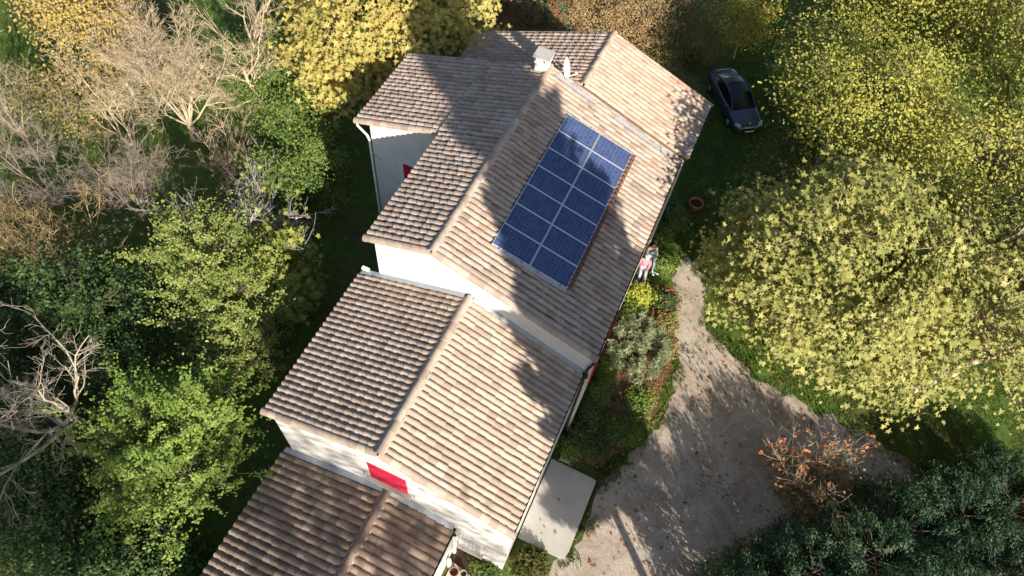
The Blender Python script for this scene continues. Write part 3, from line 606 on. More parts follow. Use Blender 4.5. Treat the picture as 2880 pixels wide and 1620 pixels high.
def path(a, b, n, wob, rg):
    t_ = np.linspace(0, 1, n)[:, None]; a = np.array(a, float); b = np.array(b, float); L = np.linalg.norm(b - a)
    q = a + (b - a) * t_; w_ = rg.normal(0, wob * L, (n, 3)); w_[0] = w_[-1] = 0
    return q + w_

def crown_points(ell, n, rg, shell=0.5, lowcut=-0.75, noise_amp=0.25):
    out = []
    vol = np.array([r[0] * r[1] * r[2] for _, r in ell]) ** (2 / 3); vol /= vol.sum()
    for (c, r), f in zip(ell, vol):
        m_ = max(3, int(n * f)); d = unit(rg.normal(size=(m_ * 3, 3))); d = d[d[:, 2] > lowcut][:m_]
        rad = shell + (1 - shell) * rg.random(len(d)) ** 0.75
        ph = rg.uniform(0, 6.28, 6); am = 1 + noise_amp * (np.sin(d[:, 0] * 5 + ph[0]) * np.sin(d[:, 1] * 5 + ph[1]) + 0.6 * np.sin(d[:, 2] * 7 + ph[2]) * np.sin(d[:, 0] * 9 + ph[3]))
        out.append(np.array(c) + d * np.array(r) * (rad * am)[:, None])
    return np.concatenate(out)

def tree(name, label, cat, base, ell, leafmat_, shape, size, nclump, per, clump_r, trunk_r, bark, seed, group=None, up=0.8, outw=0.5, shell=0.5, lowcut=-0.75, singles=0, stems=1, trunk_h=None, flat=0.6, noise_amp=0.25, extra_twigs=0, parts=('trunk', 'crown'), trunk_top=None, shoot=0.0):
    """ellipsoids are world centres; the thing's own space starts at its base"""
    rg = np.random.default_rng(seed); base = np.array(base, float)
    root = empty(name, tuple(base), label, cat, group)
    ell = [(np.array(c, float) - base, np.array(r, float)) for c, r in ell]
    C = crown_points(ell, nclump, rg, shell, lowcut, noise_amp); C[:, 2] = np.maximum(C[:, 2], 0.06)
    cen = np.mean([c for c, _ in ell], 0); tb = MB()
    top = np.array([cen[0], cen[1], trunk_h if trunk_h is not None else cen[2] * 0.55])
    nodes_ = C[rg.choice(len(C), min(len(C), 16 if stems == 1 else 10 * stems), False)] * np.array([1, 1, 1.0])
    ctr = np.array([c for c, _ in ell])
    nodes_ = nodes_ * 0.55 + ctr[np.argmin(np.linalg.norm(nodes_[:, None] - ctr[None], axis=2), 1)] * 0.45
    if stems == 1:
        tb.tube(path((0, 0, -0.1), top, 6, 0.02, rg), np.linspace(trunk_r, trunk_r * 0.7, 6), 8)
        for q in nodes_: tb.tube(path(top, q, 6, 0.05, rg), np.linspace(trunk_r * 0.45, trunk_r * 0.12, 6), 5)
    else:
        for q in nodes_:
            s0 = np.append(rg.normal(0, 0.12 * stems ** 0.5, 2), -0.05); s0[:2] += (q[:2]) * 0.35
            tb.tube(path(s0, q, 5, 0.05, rg), np.linspace(trunk_r, trunk_r * 0.3, 5), 5)
    j = np.argmin(np.linalg.norm(C[:, None] - nodes_[None], axis=2), 1)
    for c, a in zip(C, nodes_[j]): tb.tube(path(a, c, 4, 0.06, rg), np.linspace(trunk_r * 0.12, trunk_r * 0.035 + 0.003, 4), 4)
    for _ in range(extra_twigs):
        c = C[rg.integers(len(C))]; d = unit(rg.normal(size=3) + np.array([0, 0, 0.9])); tb.tube(path(c, c + d * rg.uniform(0.3, 0.9) * clump_r * 2.2, 3, 0.05, rg), [trunk_r * 0.05 + 0.004, trunk_r * 0.035 + 0.003, 0.003], 3)
    tb.obj(parts[0], bark, root, True)
    n = len(C) * per; ci = np.repeat(np.arange(len(C)), per); sc = rg.uniform(0.7, 1.35, len(C))[ci]
    ax_ = unit(unit(C - ctr[np.argmin(np.linalg.norm(C[:, None] - ctr[None], axis=2), 1)]) * 0.8 + np.array([0, 0, 0.8]) + rg.normal(0, 0.35, (len(C), 3)))[ci]
    g0 = rg.normal(size=(n, 3)) * np.array([1, 1, flat]); al = np.sum(g0 * ax_, 1, keepdims=True); g0 = (g0 - ax_ * al) * (1 - 0.4 * shoot) + ax_ * al * (1 + 0.9 * shoot)
    P = C[ci] + g0 * (clump_r * sc)[:, None]; P[:, 2] = np.maximum(P[:, 2], 0.04)
    own = ctr[np.argmin(np.linalg.norm(P[:, None] - ctr[None], axis=2), 1)]
    nr = unit(P - own) * outw + np.array([0, 0, up * 0.75]) + np.array(SUN) * 0.55 + rg.normal(size=(n, 3)) * 0.45
    cr = np.clip(rg.random(len(C))[ci] * 0.45 + rg.random(n) * 0.62 - 0.03, 0, 1)
    sz = size * rg.uniform(0.5, 1.3, n)
    keep = np.arange(n)
    crown = None
    if singles:
        ok, dep = inframe(P + base, -0.01); dd = np.where(ok, np.linalg.norm(P + base - CAM, axis=1), 1e6); sg = np.argsort(dd)[:singles]
        keep = np.setdiff1d(keep, sg)
    lb = MB(); leaves(lb, P[keep], nr[keep], sz[keep], shape, cr[keep], None, 0.3, rg)
    crown = lb.obj(parts[1], leafmat_, root); crown['kind'] = 'stuff'
    if singles:
        variants = []
        for v_ in range(6):
            q = MB(); leaves(q, np.zeros((1, 3)), np.array([[0, 0, 1.0]]), 1.0, shape, rg.uniform(0.3, 0.9), np.array([[0, 1.0, 0]]), 0.3, rg); variants.append(q.mesh('leaf', leafmat_))
        for i in sg:
            o_ = bpy.data.objects.new('leaf', variants[rg.integers(6)]); COL.objects.link(o_); o_.parent = crown
            o_.location = P[i]; q_ = Vector(nr[i]).to_track_quat('Z', 'Y'); o_.rotation_mode = 'QUATERNION'
            from mathutils import Quaternion
            o_.rotation_quaternion = q_ @ Quaternion((0, 0, 1), rg.uniform(0, 6.28)); o_.scale = (sz[i],) * 3
    return root

def bare(name, label, base, stems, bark, seed, spread=0.5, length=3.0, r0=0.05, depth=4, kids=(5, 6, 5), grp=None, lean=(0, 0), leafm=None, nleaf=0, shape=DIAM, lsize=0.12, trunk=None, droop=0.0, cat='tree', wob=0.05, twig=0.006):
    rg = np.random.default_rng(seed); root = empty(name, tuple(base), label, cat, grp); b = MB(); tips = []
    def grow(p, d, L, r, lev):
        n = 5 if lev < 2 else (4 if lev < depth - 1 else 3)
        pts = [np.array(p)]; dd = unit(np.array(d))
        for _ in range(n - 1):
            dd = unit(dd + rg.normal(0, wob * 3, 3) + np.array([0, 0, (0.06 if lev < 2 else 0.02) - droop * lev * 0.05])); pts.append(pts[-1] + dd * L / (n - 1))
        pts = np.array(pts); b.tube(pts, np.linspace(r, max(r * 0.45, twig * 0.7), n), 6 if lev == 0 else (4 if lev == 1 else 3))
        if lev >= depth - 1: tips.append(pts[-1]); return
        for k in range(kids[min(lev, len(kids) - 1)]):
            t_ = rg.uniform(0.25, 1.0); i = min(int(t_ * (n - 1)), n - 2); q = pts[i] + (pts[i + 1] - pts[i]) * (t_ * (n - 1) - i)
            sd_ = unit(rg.normal(size=3)); nd = unit(dd * rg.uniform(0.55, 1.0) + sd_ * rg.uniform(0.45, 0.85) + np.array([0, 0, 0.12 - droop]))
            grow(q, nd, L * rg.uniform(0.38, 0.62), max(r * rg.uniform(0.36, 0.5), twig), lev + 1)
    t0 = np.array([0, 0, 0.0])
    if trunk:
        tp = path((0, 0, -0.1), (lean[0] * trunk[0], lean[1] * trunk[0], trunk[0]), 5, 0.03, rg); b.tube(tp, np.linspace(trunk[1], trunk[1] * 0.75, 5), 8); t0 = tp[-1]
    for s_ in range(stems):
        a = 2 * math.pi * (s_ + rg.uniform(-0.3, 0.3)) / stems; tl = spread * rg.uniform(0.4, 1.1)
        grow(t0 + np.array([math.cos(a), math.sin(a), 0]) * 0.06, (math.cos(a) * tl + lean[0], math.sin(a) * tl + lean[1], 1.0), length * rg.uniform(0.75, 1.2), r0 * rg.uniform(0.7, 1.2), 0)
    b.obj('branches', bark, root, True)
    if leafm and nleaf:
        tp = np.array(tips); i = rg.integers(0, len(tp), nleaf); P = tp[i] + rg.normal(0, 0.10, (nleaf, 3)); P[:, 2] = np.maximum(P[:, 2], 0.05)
        lb = MB(); leaves(lb, P, rg.normal(0, 0.5, (nleaf, 3)) + np.array([0, 0, 0.9]), lsize * rg.uniform(0.6, 1.2, nleaf), shape, rg.random(nleaf), None, 0.3, rg); o_ = lb.obj('foliage', leafm, root); o_['kind'] = 'stuff'
    return root

def conifer(name, label, base, h, prof, mat, seed, nplume=600, blades=46, plume=(0.45, 0.8), trunk_r=0.25, z0=0.5, group=None, bl=0.10, updir=0.7, leanxy=(0, 0), rmin=0.62):
    """prof: list of (height fraction, radius)"""
    rg = np.random.default_rng(seed); root = empty(name, tuple(base), label, 'tree', group); tb = MB()
    zz = np.linspace(0, 1, 7); tb.tube(np.stack([zz * leanxy[0], zz * leanxy[1], zz * h * 0.97 - 0.05], 1), np.linspace(trunk_r, 0.02, 7), 8)
    hf = np.array([p[0] for p in prof]); hr = np.array([p[1] for p in prof])
    tz = rg.random(nplume * 4); acc = rg.random(nplume * 4) < np.interp(tz, hf, hr) / hr.max(); tz = tz[acc][:nplume]; nplume = len(tz)
    a = rg.uniform(0, 6.283, nplume); R0 = np.interp(tz, hf, hr) * (rmin + (1 - rmin) * rg.random(nplume)) * (1 + 0.12 * np.sin(a * 3 + tz * 9))
    tip = np.stack([np.cos(a) * R0 + tz * leanxy[0], np.sin(a) * R0 + tz * leanxy[1], z0 + tz * (h - z0)], 1)
    d = unit(np.stack([np.cos(a), np.sin(a), np.full(nplume, updir)], 1) + rg.normal(0, 0.25, (nplume, 3))); L = rg.uniform(*plume, nplume)
    for i in range(0, nplume, 2): tb.tube(np.array([[tip[i, 0] * 0.05 + tz[i] * leanxy[0], tip[i, 1] * 0.05 + tz[i] * leanxy[1], max(0.2, tip[i, 2] - R0[i] * 0.5)], tip[i]]), [0.03, 0.012], 3)
    tb.obj('trunk', M['bark'], root, True)
    n = nplume * blades; i = np.repeat(np.arange(nplume), blades); s_ = rg.random(n) ** 0.8
    off = rg.normal(size=(n, 3)); off -= d[i] * np.sum(off * d[i], 1, keepdims=True); off = unit(off)
    wd = L[i] * 0.42 * np.sin(np.clip(s_, 0.05, 1) * 2.6) ** 0.8
    P = tip[i] + d[i] * ((s_ - 0.4) * L[i])[:, None] + off * (wd * rg.random(n) ** 0.5)[:, None]
    hd = unit(d[i] * 1.1 + off * 0.5 + np.array([0, 0, 0.25]) + rg.normal(0, 0.2, (n, 3))); nr = unit(off + d[i] * 0.5 + rg.normal(0, 0.22, (n, 3)))
    lb = MB(); leaves(lb, P, nr, bl * rg.uniform(0.7, 1.4, n), DIAM * np.array([0.5, 1.0]), np.clip(s_ * 0.7 + rg.random(n) * 0.4, 0, 1), hd, 0.2, rg); o_ = lb.obj('crown', mat, root); o_['kind'] = 'stuff'
    return root

# ------------------------------------------------------------------ trees on the right
tree('plane_tree', 'big plane tree with large pale yellow-green leaves beside the gravel driveway', 'tree', (13.6, 8.0, 0), [((13.2, 7.4, 7.3), (4.2, 3.8, 4.2)), ((11.2, 7.4, 5.4), (2.2, 2.4, 2.2)), ((15.5, 6.6, 5.8), (3.2, 2.5, 2.4))], M['l_plane'], MAPLE7, 0.185, 600, 44, 0.44, 0.24, M['palebark'], 21, 'plane trees on the right', noise_amp=0.14, singles=170, trunk_h=3.0, lowcut=-0.55, extra_twigs=120)
tree('plane_tree', 'second plane tree with large yellowish leaves above the sunlit lawn at the right edge', 'tree', (19.8, 8.8, 0), [((19.2, 8.6, 7.3), (4.5, 4.0, 3.6)), ((23.5, 11.0, 7.2), (4, 4, 3.5))], M['l_plane'], MAPLE7, 0.185, 500, 40, 0.44, 0.24, M['palebark'], 22, 'plane trees on the right', noise_amp=0.14, singles=120, trunk_h=3.0, lowcut=-0.5, extra_twigs=100)
tree('lime_tree', 'tall golden-green tree with fine leaves in the upper right corner', 'tree', (17.5, 18.5, 0), [((17.6, 14.4, 7.2), (4.2, 3.6, 3.4)), ((23.2, 17.5, 8.0), (4.6, 4.6, 4.2)), ((15.6, 12.2, 6.4), (3.4, 2.4, 2.8)), ((19.5, 23.5, 8.0), (4.6, 4.6, 4.0)), ((25.5, 25, 8.5), (5, 5, 4.5))], M['l_gold'], DIAM, 0.155, 780, 120, 0.62, 0.26, M['greybark'], 23, trunk_h=3.5, lowcut=-0.5, extra_twigs=160)
tree('lime_tree', 'golden-green fine leaved tree right of the parked car', 'tree', (13.0, 19.0, 0), [((13.4, 16.8, 7.2), (3.5, 3.4, 3.0)), ((15.0, 25.4, 7.6), (3.4, 3.0, 2.8)), ((10.9, 20.6, 6.2), (2.3, 2.3, 2.1)), ((12.4, 27.2, 6.6), (2.6, 2.3, 2.2))], M['l_gold'], DIAM, 0.15, 420, 130, 0.58, 0.22, M['greybark'], 24, trunk_h=2.8, lowcut=-0.6, extra_twigs=120)
tree('green_tree', 'darker green bushy tree leaning over the lawn beside the car bonnet', 'tree', (11.2, 17.2, 0), [((11.2, 16.4, 3.2), (1.9, 2.4, 2.2)), ((10.9, 13.4, 2.6), (1.6, 1.8, 1.7))], M['l_green2'], DIAM, 0.15, 180, 44, 0.36, 0.14, M['bark'], 25, trunk_h=1.5)
tree('green_tree', 'green tree at the top edge above the lawn', 'tree', (13.5, 30.0, 0), [((13.5, 30.0, 4.0), (4.2, 4.2, 3.0))], M['l_green2'], DIAM, 0.16, 220, 40, 0.45, 0.18, M['bark'], 26, trunk_h=1.8)

# conifers at the lower right and the tall one that shades the roof
JP = [(0.0, 1.9), (0.25, 2.2), (0.55, 2.0), (0.85, 1.2), (1.0, 0.3)]
for k, (x, y, h, sc, lab) in enumerate([
    (14.3, -3.7, 3.3, 0.95, 'dark green juniper nearest the gravel at the bottom edge'), (15.9, -1.9, 4.0, 0.95, 'dark green juniper touching the orange-red shrub'), (17.8, -0.5, 4.5, 1.0, 'dark green juniper in the middle of the lower right clump'),
    (19.3, 1.6, 2.3, 1.0, 'dark green juniper beside the tip of the gravel'), (21.5, 3.2, 1.9, 1.05, 'dark green juniper below the sunlit strip of lawn'), (23.6, 4.8, 1.9, 1.1, 'dark green juniper at the right edge below the lawn'),
    (17.6, -3.6, 4.8, 1.1, 'dark green juniper at the bottom edge behind the nearest one'), (20.4, -1.4, 4.8, 1.15, 'partly sunlit juniper at the bottom edge'), (23.2, 1.0, 2.2, 1.15, 'partly sunlit juniper in the bottom right corner')]):
    conifer('juniper', lab, (x + 0.35, y - 0.1, 0), h * 0.86, [(a, q * sc * 0.95) for a, q in JP], M['l_con'], 31 + k, 240, 105, (0.6, 1.1), 0.12, z0=0.3, group='dark junipers by the driveway', bl=0.11, updir=1.1)
CP = [(0.0, 1.8), (0.06, 2.35), (0.45, 2.4), (0.60, 2.15), (0.74, 1.8), (0.88, 1.35), (1.0, 0.5)]
conifer('tall_cypress', 'tall narrow conifer out of frame whose long shadow crosses the solar panels', (16.8, -9.6, 0), 24.2, CP, M['l_con'], 45, 1700, 46, (0.6, 1.1), 0.18, z0=5.4, bl=0.50, leanxy=(0.5, 0.5), rmin=0.12)
tree('tall_oak', 'tall sparse tree out of frame softly dappling the front gable and low roof', 'tree', (27.0, -32.0, 0), [((27.0, -32.3, 20.6), (4.8, 4.4, 2.6)), ((28.0, -27.2, 16.6), (2.6, 2.2, 1.5))], M['l_brownolive'], OVAL, 0.30, 110, 20, 0.6, 0.3, M['bark'], 36, trunk_h=12.0)
tree('tall_oak', 'dense tall tree out of frame shading the lower left garden', 'tree', (6.2, -26.6, 0), [((6.2, -26.6, 14.2), (3.8, 3.6, 3.8))], M['l_dark'], OVAL, 0.30, 190, 30, 0.6, 0.3, M['bark'], 37, trunk_h=7.0)

# small red-leaved tree in front of the junipers
bare('smoke_bush', 'sparse shrub with pale branches and orange-red leaves beside the junipers', (16.0, 2.0, 0), 8, M['palebark'], 41, 1.15, 2.3, 0.028, 4, (5, 4, 3), None, (-0.15, 0.1), M['l_red'], 300, OVAL, 0.17, cat='shrub')
tree('bronze_shrub', 'low bronze-green leafy shrub under the orange-red branches', 'shrub', (16.2, 2.2, 0), [((15.3, 1.9, 0.8), (0.9, 0.9, 0.7)), ((17.2, 2.7, 0.8), (1.0, 0.7, 0.7)), ((16.4, 1.2, 0.8), (1.2, 0.7, 0.8))], M['l_brownolive'], OVAL, 0.17, 60, 22, 0.22, 0.03, M['bark'], 42, stems=2, parts=('stem', 'crown'))

# ------------------------------------------------------------------ trees and shrubs beyond the house
tree('maple_tree', 'bright yellow maple with large star leaves overhanging the left roof', 'tree', (-9.4, 13.6, 0), [((-9.3, 13.2, 6.0), (4.4, 3.9, 3.5)), ((-7.0, 14.9, 6.0), (2.0, 2.2, 2.4)), ((-10.6, 10.8, 4.4), (2.4, 2.2, 2.2))], M['l_maple'], MAPLE7, 0.235, 430, 40, 0.42, 0.22, M['bark'], 51, singles=170, trunk_h=2.8, lowcut=-0.6, extra_twigs=80)
sp_ = conifer('spruce_tree', 'spruce with rusty brown branch tips at the top edge behind the roof', (-4.6, 20.6, 0), 9.5, [(0.0, 2.4), (0.3, 1.9), (0.7, 1.0), (1.0, 0.1)], M['l_spruce'], 52, 360, 60, (0.5, 0.9), 0.2, 1.0, bl=0.13, updir=-0.1)
rg5 = np.random.default_rng(53); n = 6500; a = rg5.uniform(-2.9, 0.1, n); zz = rg5.uniform(1.6, 5.0, n); rr = 2.75 - 0.26 * zz + rg5.uniform(-0.45, 0.2, n)
P5 = np.stack([np.cos(a) * rr, np.sin(a) * rr, zz + rg5.normal(0, 0.1, n)], 1); lb = MB(); leaves(lb, P5, rg5.normal(0, 0.5, (n, 3)) + np.array([0, 0, 1.0]), 0.12, DIAM * np.array([0.6, 1]), rg5.random(n), np.stack([np.cos(a), np.sin(a), np.full(n, -0.2)], 1), 0.2, rg5)
o_ = lb.obj('dead_needles', M['l_rust'], sp_); o_['kind'] = 'stuff'; o_['label'] = 'rusty brown dying branch tips'
for i, (x, y, z, r, mt, lab) in enumerate([
    (-1.9, 23.4, 2.3, (2.2, 1.8, 2.1), 'l_tan', 'tan autumn shrub at the top edge behind the rear ridge'),
    (0.8, 24.2, 2.6, (2.2, 2.0, 2.4), 'l_tan', 'large tan leaved shrub right of the rear ridge end'),
    (2.5, 22.3, 1.2, (1.7, 1.7, 1.2), 'l_brownolive', 'olive-brown shrub with red sprigs beside the rear roof edge'),
    (4.4, 21.4, 0.9, (1.2, 1.2, 0.9), 'l_brownolive', 'low dark olive shrub next to the rear of the car'),
    (4.2, 25.8, 1.5, (1.7, 1.7, 1.4), 'l_brownolive', 'reddish olive shrub above the parked car'),
    (2.9, 28.2, 2.6, (2.4, 2.0, 2.3), 'l_tan', 'tan shrub at the top edge left of the yellow tree'),
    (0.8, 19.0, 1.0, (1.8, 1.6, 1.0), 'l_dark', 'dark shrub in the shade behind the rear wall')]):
    tree('shrub', lab, 'shrub', (x, y, 0), [((x, y, z), r)], M[mt], DIAM, 0.10, 130, 60, 0.30, 0.03, M['bark'], 60 + i, 'autumn shrubs behind the house', stems=2, parts=('stem', 'crown'), shell=0.4, extra_twigs=40)
tree('yellow_tree', 'small yellow-green tree at the top edge above the lawn', 'tree', (6.6, 27.4, 0), [((6.5, 27.0, 3.2), (1.9, 1.9, 1.7))], M['l_yel'], OVAL, 0.15, 90, 34, 0.30, 0.09, M['palebark'], 70, trunk_h=1.2)
pam = empty('pampas_grass', (9.6, 33.5, 0), 'pale pampas grass plumes at the top edge', 'grass'); rgp = np.random.default_rng(71)
b = MB(); lb = MB()
for k in range(14):
    a = rgp.uniform(0, 6.28); q = np.array([math.cos(a) * 0.8, math.sin(a) * 0.8, rgp.uniform(1.5, 2.1)]); b.tube(path((0, 0, 0), q, 4, 0.03, rgp), [0.012, 0.01, 0.008, 0.006], 4)
    n = 60; P5 = q + rgp.normal(0, 1, (n, 3)) * np.array([0.07, 0.07, 0.22]); leaves(lb, P5, rgp.normal(size=(n, 3)), 0.2, LONG, rgp.random(n), np.array([[0, 0, 1.0]]) + rgp.normal(0, 0.3, (n, 3)), 0.2, rgp)
b.obj('stem', M['grass'], pam); lb.obj('plume', M['plume'], pam)['kind'] = 'stuff'

# ------------------------------------------------------------------ trees and shrubs on the left
bare('bare_tree', 'large bare pale tree with many upright branches left of the yellow maple', (-17.8, 6.4, 0), 9, M['palebark'], 81, 0.6, 4.3, 0.065, 5, (7, 7, 5, 4), 'bare trees on the left', (0.0, 0.12), M['l_yel'], 60, DIAM, 0.16, trunk=(1.0, 0.22))
bare('bare_tree', 'leaning bare tree with thick pale twin trunks beside the ivy hedge', (-14.6, 8.9, 0), 3, M['palebark'], 82, 0.25, 4.6, 0.13, 5, (6, 6, 4, 3), 'bare trees on the left', (-0.35, 0.25), trunk=(0.5, 0.2))
bare('bare_tree', 'bare tree with curly twigs at the edge of the ochre tree', (-20.3, 4.6, 0), 4, M['palebark'], 83, 0.45, 3.6, 0.055, 5, (6, 5, 4, 3), 'bare trees on the left', (0.0, 0.0), M['l_orange'], 500, DIAM, 0.15, wob=0.09)
bare('bare_tree', 'thicket of bare pale twigs below the big bare tree', (-14.6, 5.4, 0), 8, M['palebark'], 84, 0.9, 2.3, 0.03, 4, (6, 5, 4), 'bare trees on the left', (0.1, 0))
bare('bare_tree', 'grey bare tree half in shade at the left edge', (-20.5, 0.0, 0), 6, M['greybark'], 85, 0.65, 3.6, 0.05, 5, (7, 6, 4, 3), 'bare trees on the left', (0.05, 0))
bare('bare_tree', 'slender grey bare tree between the laurel and the big bare tree', (-16.4, 1.2, 0), 5, M['greybark'], 86, 0.5, 3.4, 0.04, 5, (7, 6, 4, 3), 'bare trees on the left', (0.1, 0))
bare('bare_tree', 'bare tree with ochre tinted branches at the left edge above the dark bushes', (-17.6, -3.4, 0), 7, M['orangebark'], 87, 0.85, 3.4, 0.045, 5, (7, 6, 4, 3), 'bare trees on the left', (-0.1, 0))
bare('bare_tree', 'grey crooked bare tree over the dark bushes at the lower left', (-9.9, -9.4, 0), 6, M['lichenbark'], 88, 0.85, 3.8, 0.08, 5, (5, 5, 3, 3), 'bare trees on the left', (-0.1, 0.1), trunk=(3.2, 0.13), wob=0.1)
bare('bare_tree', 'pale bare sapling left of the ochre tree', (-25.5, 2.6, 0), 4, M['palebark'], 89, 0.45, 4.0, 0.06, 5, (5, 5, 4, 3), 'bare trees on the left', (-0.1, 0))
tree('ochre_tree', 'ochre-yellow leaved tree in the upper left corner', 'tree', (-22.4, 7.4, 0), [((-22.6, 7.2, 4.8), (2.6, 2.4, 2.4)), ((-20.6, 7.0, 4.2), (2.0, 1.8, 2.0)), ((-25.0, 8.0, 4.8), (2.2, 2.0, 2.0))], M['l_orange'], DIAM, 0.17, 170, 32, 0.40, 0.13, M['palebark'], 91, trunk_h=2.0, extra_twigs=120)
tree('ochre_tree', 'thin brownish tree below the ochre one at the upper left', 'tree', (-23.0, 3.8, 0), [((-23.0, 3.9, 2.6), (2.4, 1.9, 1.8))], M['l_brownolive'], DIAM, 0.14, 110, 26, 0.36, 0.08, M['greybark'], 92, trunk_h=1.2, extra_twigs=160)
for i, (x, y, z, r, lab) in enumerate([
    (-12.8, 8.8, 2.2, (2.0, 1.6, 2.0), 'sunlit green ivy hedge below the yellow maple'),
    (-10.4, 7.2, 1.9, (1.6, 1.4, 1.8), 'green hedge bush nearest the left wall of the house'),
    (-10.6, 5.0, 1.7, (1.8, 1.3, 1.7), 'rounded green hedge bush with brown twigs at the edge of the dark lawn'),
    (-15.2, 10.4, 2.4, (1.8, 1.6, 2.0), 'dark green ivy growing behind the pale twin trunks')]):
    tree('hedge_bush', lab, 'shrub', (x, y, 0), [((x, y, z), r)], M['l_ivy'], DIAM, 0.13, 150, 52, 0.27, 0.03, M['bark'], 95 + i, 'green hedge bushes', stems=2, shoot=0.7, noise_amp=0.5, extra_twigs=70, parts=('stem', 'crown'), shell=0.45)
bare('fig_tree', 'fig tree with silver bare branches and yellow-green leaves in the middle left', (-9.7, 1.2, 0), 11, M['figbark'], 101, 0.8, 3.4, 0.05, 4, (8, 6, 4), None, (0.05, 0.0), M['l_fig'], 700, MAPLE7, 0.20, wob=0.09)
tree('fig_bush', 'leafy lower half of the fig reaching over the dark lawn', 'shrub', (-7.9, 0.0, 0), [((-8.0, 0.4, 3.0), (1.5, 1.4, 1.3)), ((-7.0, -0.4, 2.6), (1.2, 1.2, 1.2)), ((-7.6, 0.0, 1.6), (1.5, 1.4, 1.2))], M['l_fig'], MAPLE7, 0.22, 170, 22, 0.28, 0.04, M['figbark'], 102, stems=2, parts=('stem', 'crown'))
tree('fig_bush', 'shaded fig foliage behind the laurel', 'shrub', (-12.0, 1.0, 0), [((-12.0, 1.0, 1.3), (2.0, 1.6, 1.2))], M['l_fig'], MAPLE7, 0.20, 90, 20, 0.3, 0.04, M['figbark'], 103, stems=2, parts=('stem', 'crown'))
tree('laurel_tree', 'sunlit olive-green laurel in the middle of the left side', 'tree', (-8.9, -2.2, 0), [((-9.6, -1.6, 4.0), (2.1, 1.8, 1.9)), ((-8.0, -2.6, 3.4), (2.0, 1.8, 2.0)), ((-6.9, -3.4, 2.2), (1.3, 1.4, 1.5)), ((-10.5, -0.8, 4.4), (1.3, 1.2, 1.4))], M['l_olive'], OVAL, 0.105, 400, 68, 0.23, 0.12, M['bark'], 105, trunk_h=1.5, shoot=1.5, noise_amp=0.5, shell=0.55)
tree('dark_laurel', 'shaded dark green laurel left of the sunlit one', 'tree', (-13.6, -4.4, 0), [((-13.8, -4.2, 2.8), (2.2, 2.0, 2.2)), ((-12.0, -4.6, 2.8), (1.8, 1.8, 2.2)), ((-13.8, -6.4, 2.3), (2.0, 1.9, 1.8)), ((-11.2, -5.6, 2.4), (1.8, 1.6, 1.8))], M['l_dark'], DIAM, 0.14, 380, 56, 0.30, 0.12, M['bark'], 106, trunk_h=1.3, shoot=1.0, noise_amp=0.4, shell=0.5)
tree('green_tree', 'rounded mid-green tree beside the low front roof', 'tree', (-6.2, -7.8, 0), [((-7.0, -8.1, 4.4), (2.0, 1.9, 1.9)), ((-5.9, -6.7, 4.4), (1.7, 1.6, 1.7)), ((-5.2, -8.4, 3.2), (1.6, 1.7, 1.6)), ((-6.2, -9.6, 3.0), (1.7, 1.5, 1.6))], M['l_mid'], OVAL, 0.115, 420, 64, 0.22, 0.12, M['bark'], 107, trunk_h=1.6, shoot=1.7, noise_amp=0.5, shell=0.55)
for i, (x, y, z, r, lab) in enumerate([
    (-11.4, -10.2, 1.8, (2.2, 2.0, 1.7), 'dark evergreen bush under the crooked bare tree at the left edge'),
    (-9.2, -12.6, 1.6, (2.2, 1.9, 1.5), 'dark evergreen bush in the bottom left corner'),
    (-6.9, -12.1, 1.3, (1.7, 1.5, 1.2), 'dark evergreen bush at the bottom edge beside the mid-green tree'),
    (-4.6, -11.6, 1.0, (1.3, 1.2, 1.0), 'small dark bush by the roof corner at the bottom edge'),
    (-14.6, -8.8, 2.0, (2.4, 2.0, 1.8), 'dark evergreen bush at the left edge below the shaded laurel'),
    (-16.8, -5.8, 1.8, (2.2, 2.0, 1.7), 'dark evergreen bush at the left edge under the ochre branches')]):
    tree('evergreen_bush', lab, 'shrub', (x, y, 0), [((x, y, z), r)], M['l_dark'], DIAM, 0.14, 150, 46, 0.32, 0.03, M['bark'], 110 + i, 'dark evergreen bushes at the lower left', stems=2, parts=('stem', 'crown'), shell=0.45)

# ------------------------------------------------------------------ garden beside the house
tree('yellow_shrub', 'bright lime-yellow shrub against the house wall', 'shrub', (6.9, 7.6, 0), [((6.85, 7.5, 0.75), (0.55, 0.6, 0.5))], M['l_lime'], OVAL, 0.13, 46, 26, 0.13, 0.015, M['bark'], 121, stems=2, parts=('stem', 'crown'))
tree('glossy_shrub', 'glossy dark green shrub below the lime-yellow one', 'shrub', (6.9, 6.6, 0), [((6.85, 6.6, 0.55), (0.6, 0.5, 0.45))], M['l_ivy'], OVAL, 0.12, 40, 24, 0.13, 0.015, M['bark'], 122, stems=2, parts=('stem', 'crown'))
fs = tree('flower_shrub', 'dark green shrub dotted with orange-red flowers', 'shrub', (8.0, 7.9, 0), [((8.0, 7.9, 0.45), (0.8, 0.85, 0.42))], M['l_dark'], OVAL, 0.10, 70, 26, 0.16, 0.015, M['bark'], 123, stems=2, parts=('stem', 'crown'))
rgf = np.random.default_rng(124); fm = None
fl = MB(); n = 10; a = np.arange(n) * 2.4; leaves(fl, np.zeros((n, 3)), np.stack([np.cos(a), np.sin(a), np.full(n, 1.4)], 1), 0.055, OVAL * np.array([1.4, 1]), rgf.random(n), np.stack([np.cos(a), np.sin(a), np.full(n, 0.2)], 1), 0.1, rgf); fm = fl.mesh('flower', M['flower'])
for k in range(46):
    d = unit(rgf.normal(size=3)); d[2] = abs(d[2]); o_ = bpy.data.objects.new('flower', fm); COL.objects.link(o_); o_.parent = fs; o_.location = (d[0] * 0.85, d[1] * 0.9, 0.42 + d[2] * 0.48); o_.rotation_euler = (d[1] * 0.7, d[0] * 0.7, rgf.uniform(0, 6)); s_ = rgf.uniform(0.8, 1.4); o_.scale = (s_, s_, s_)

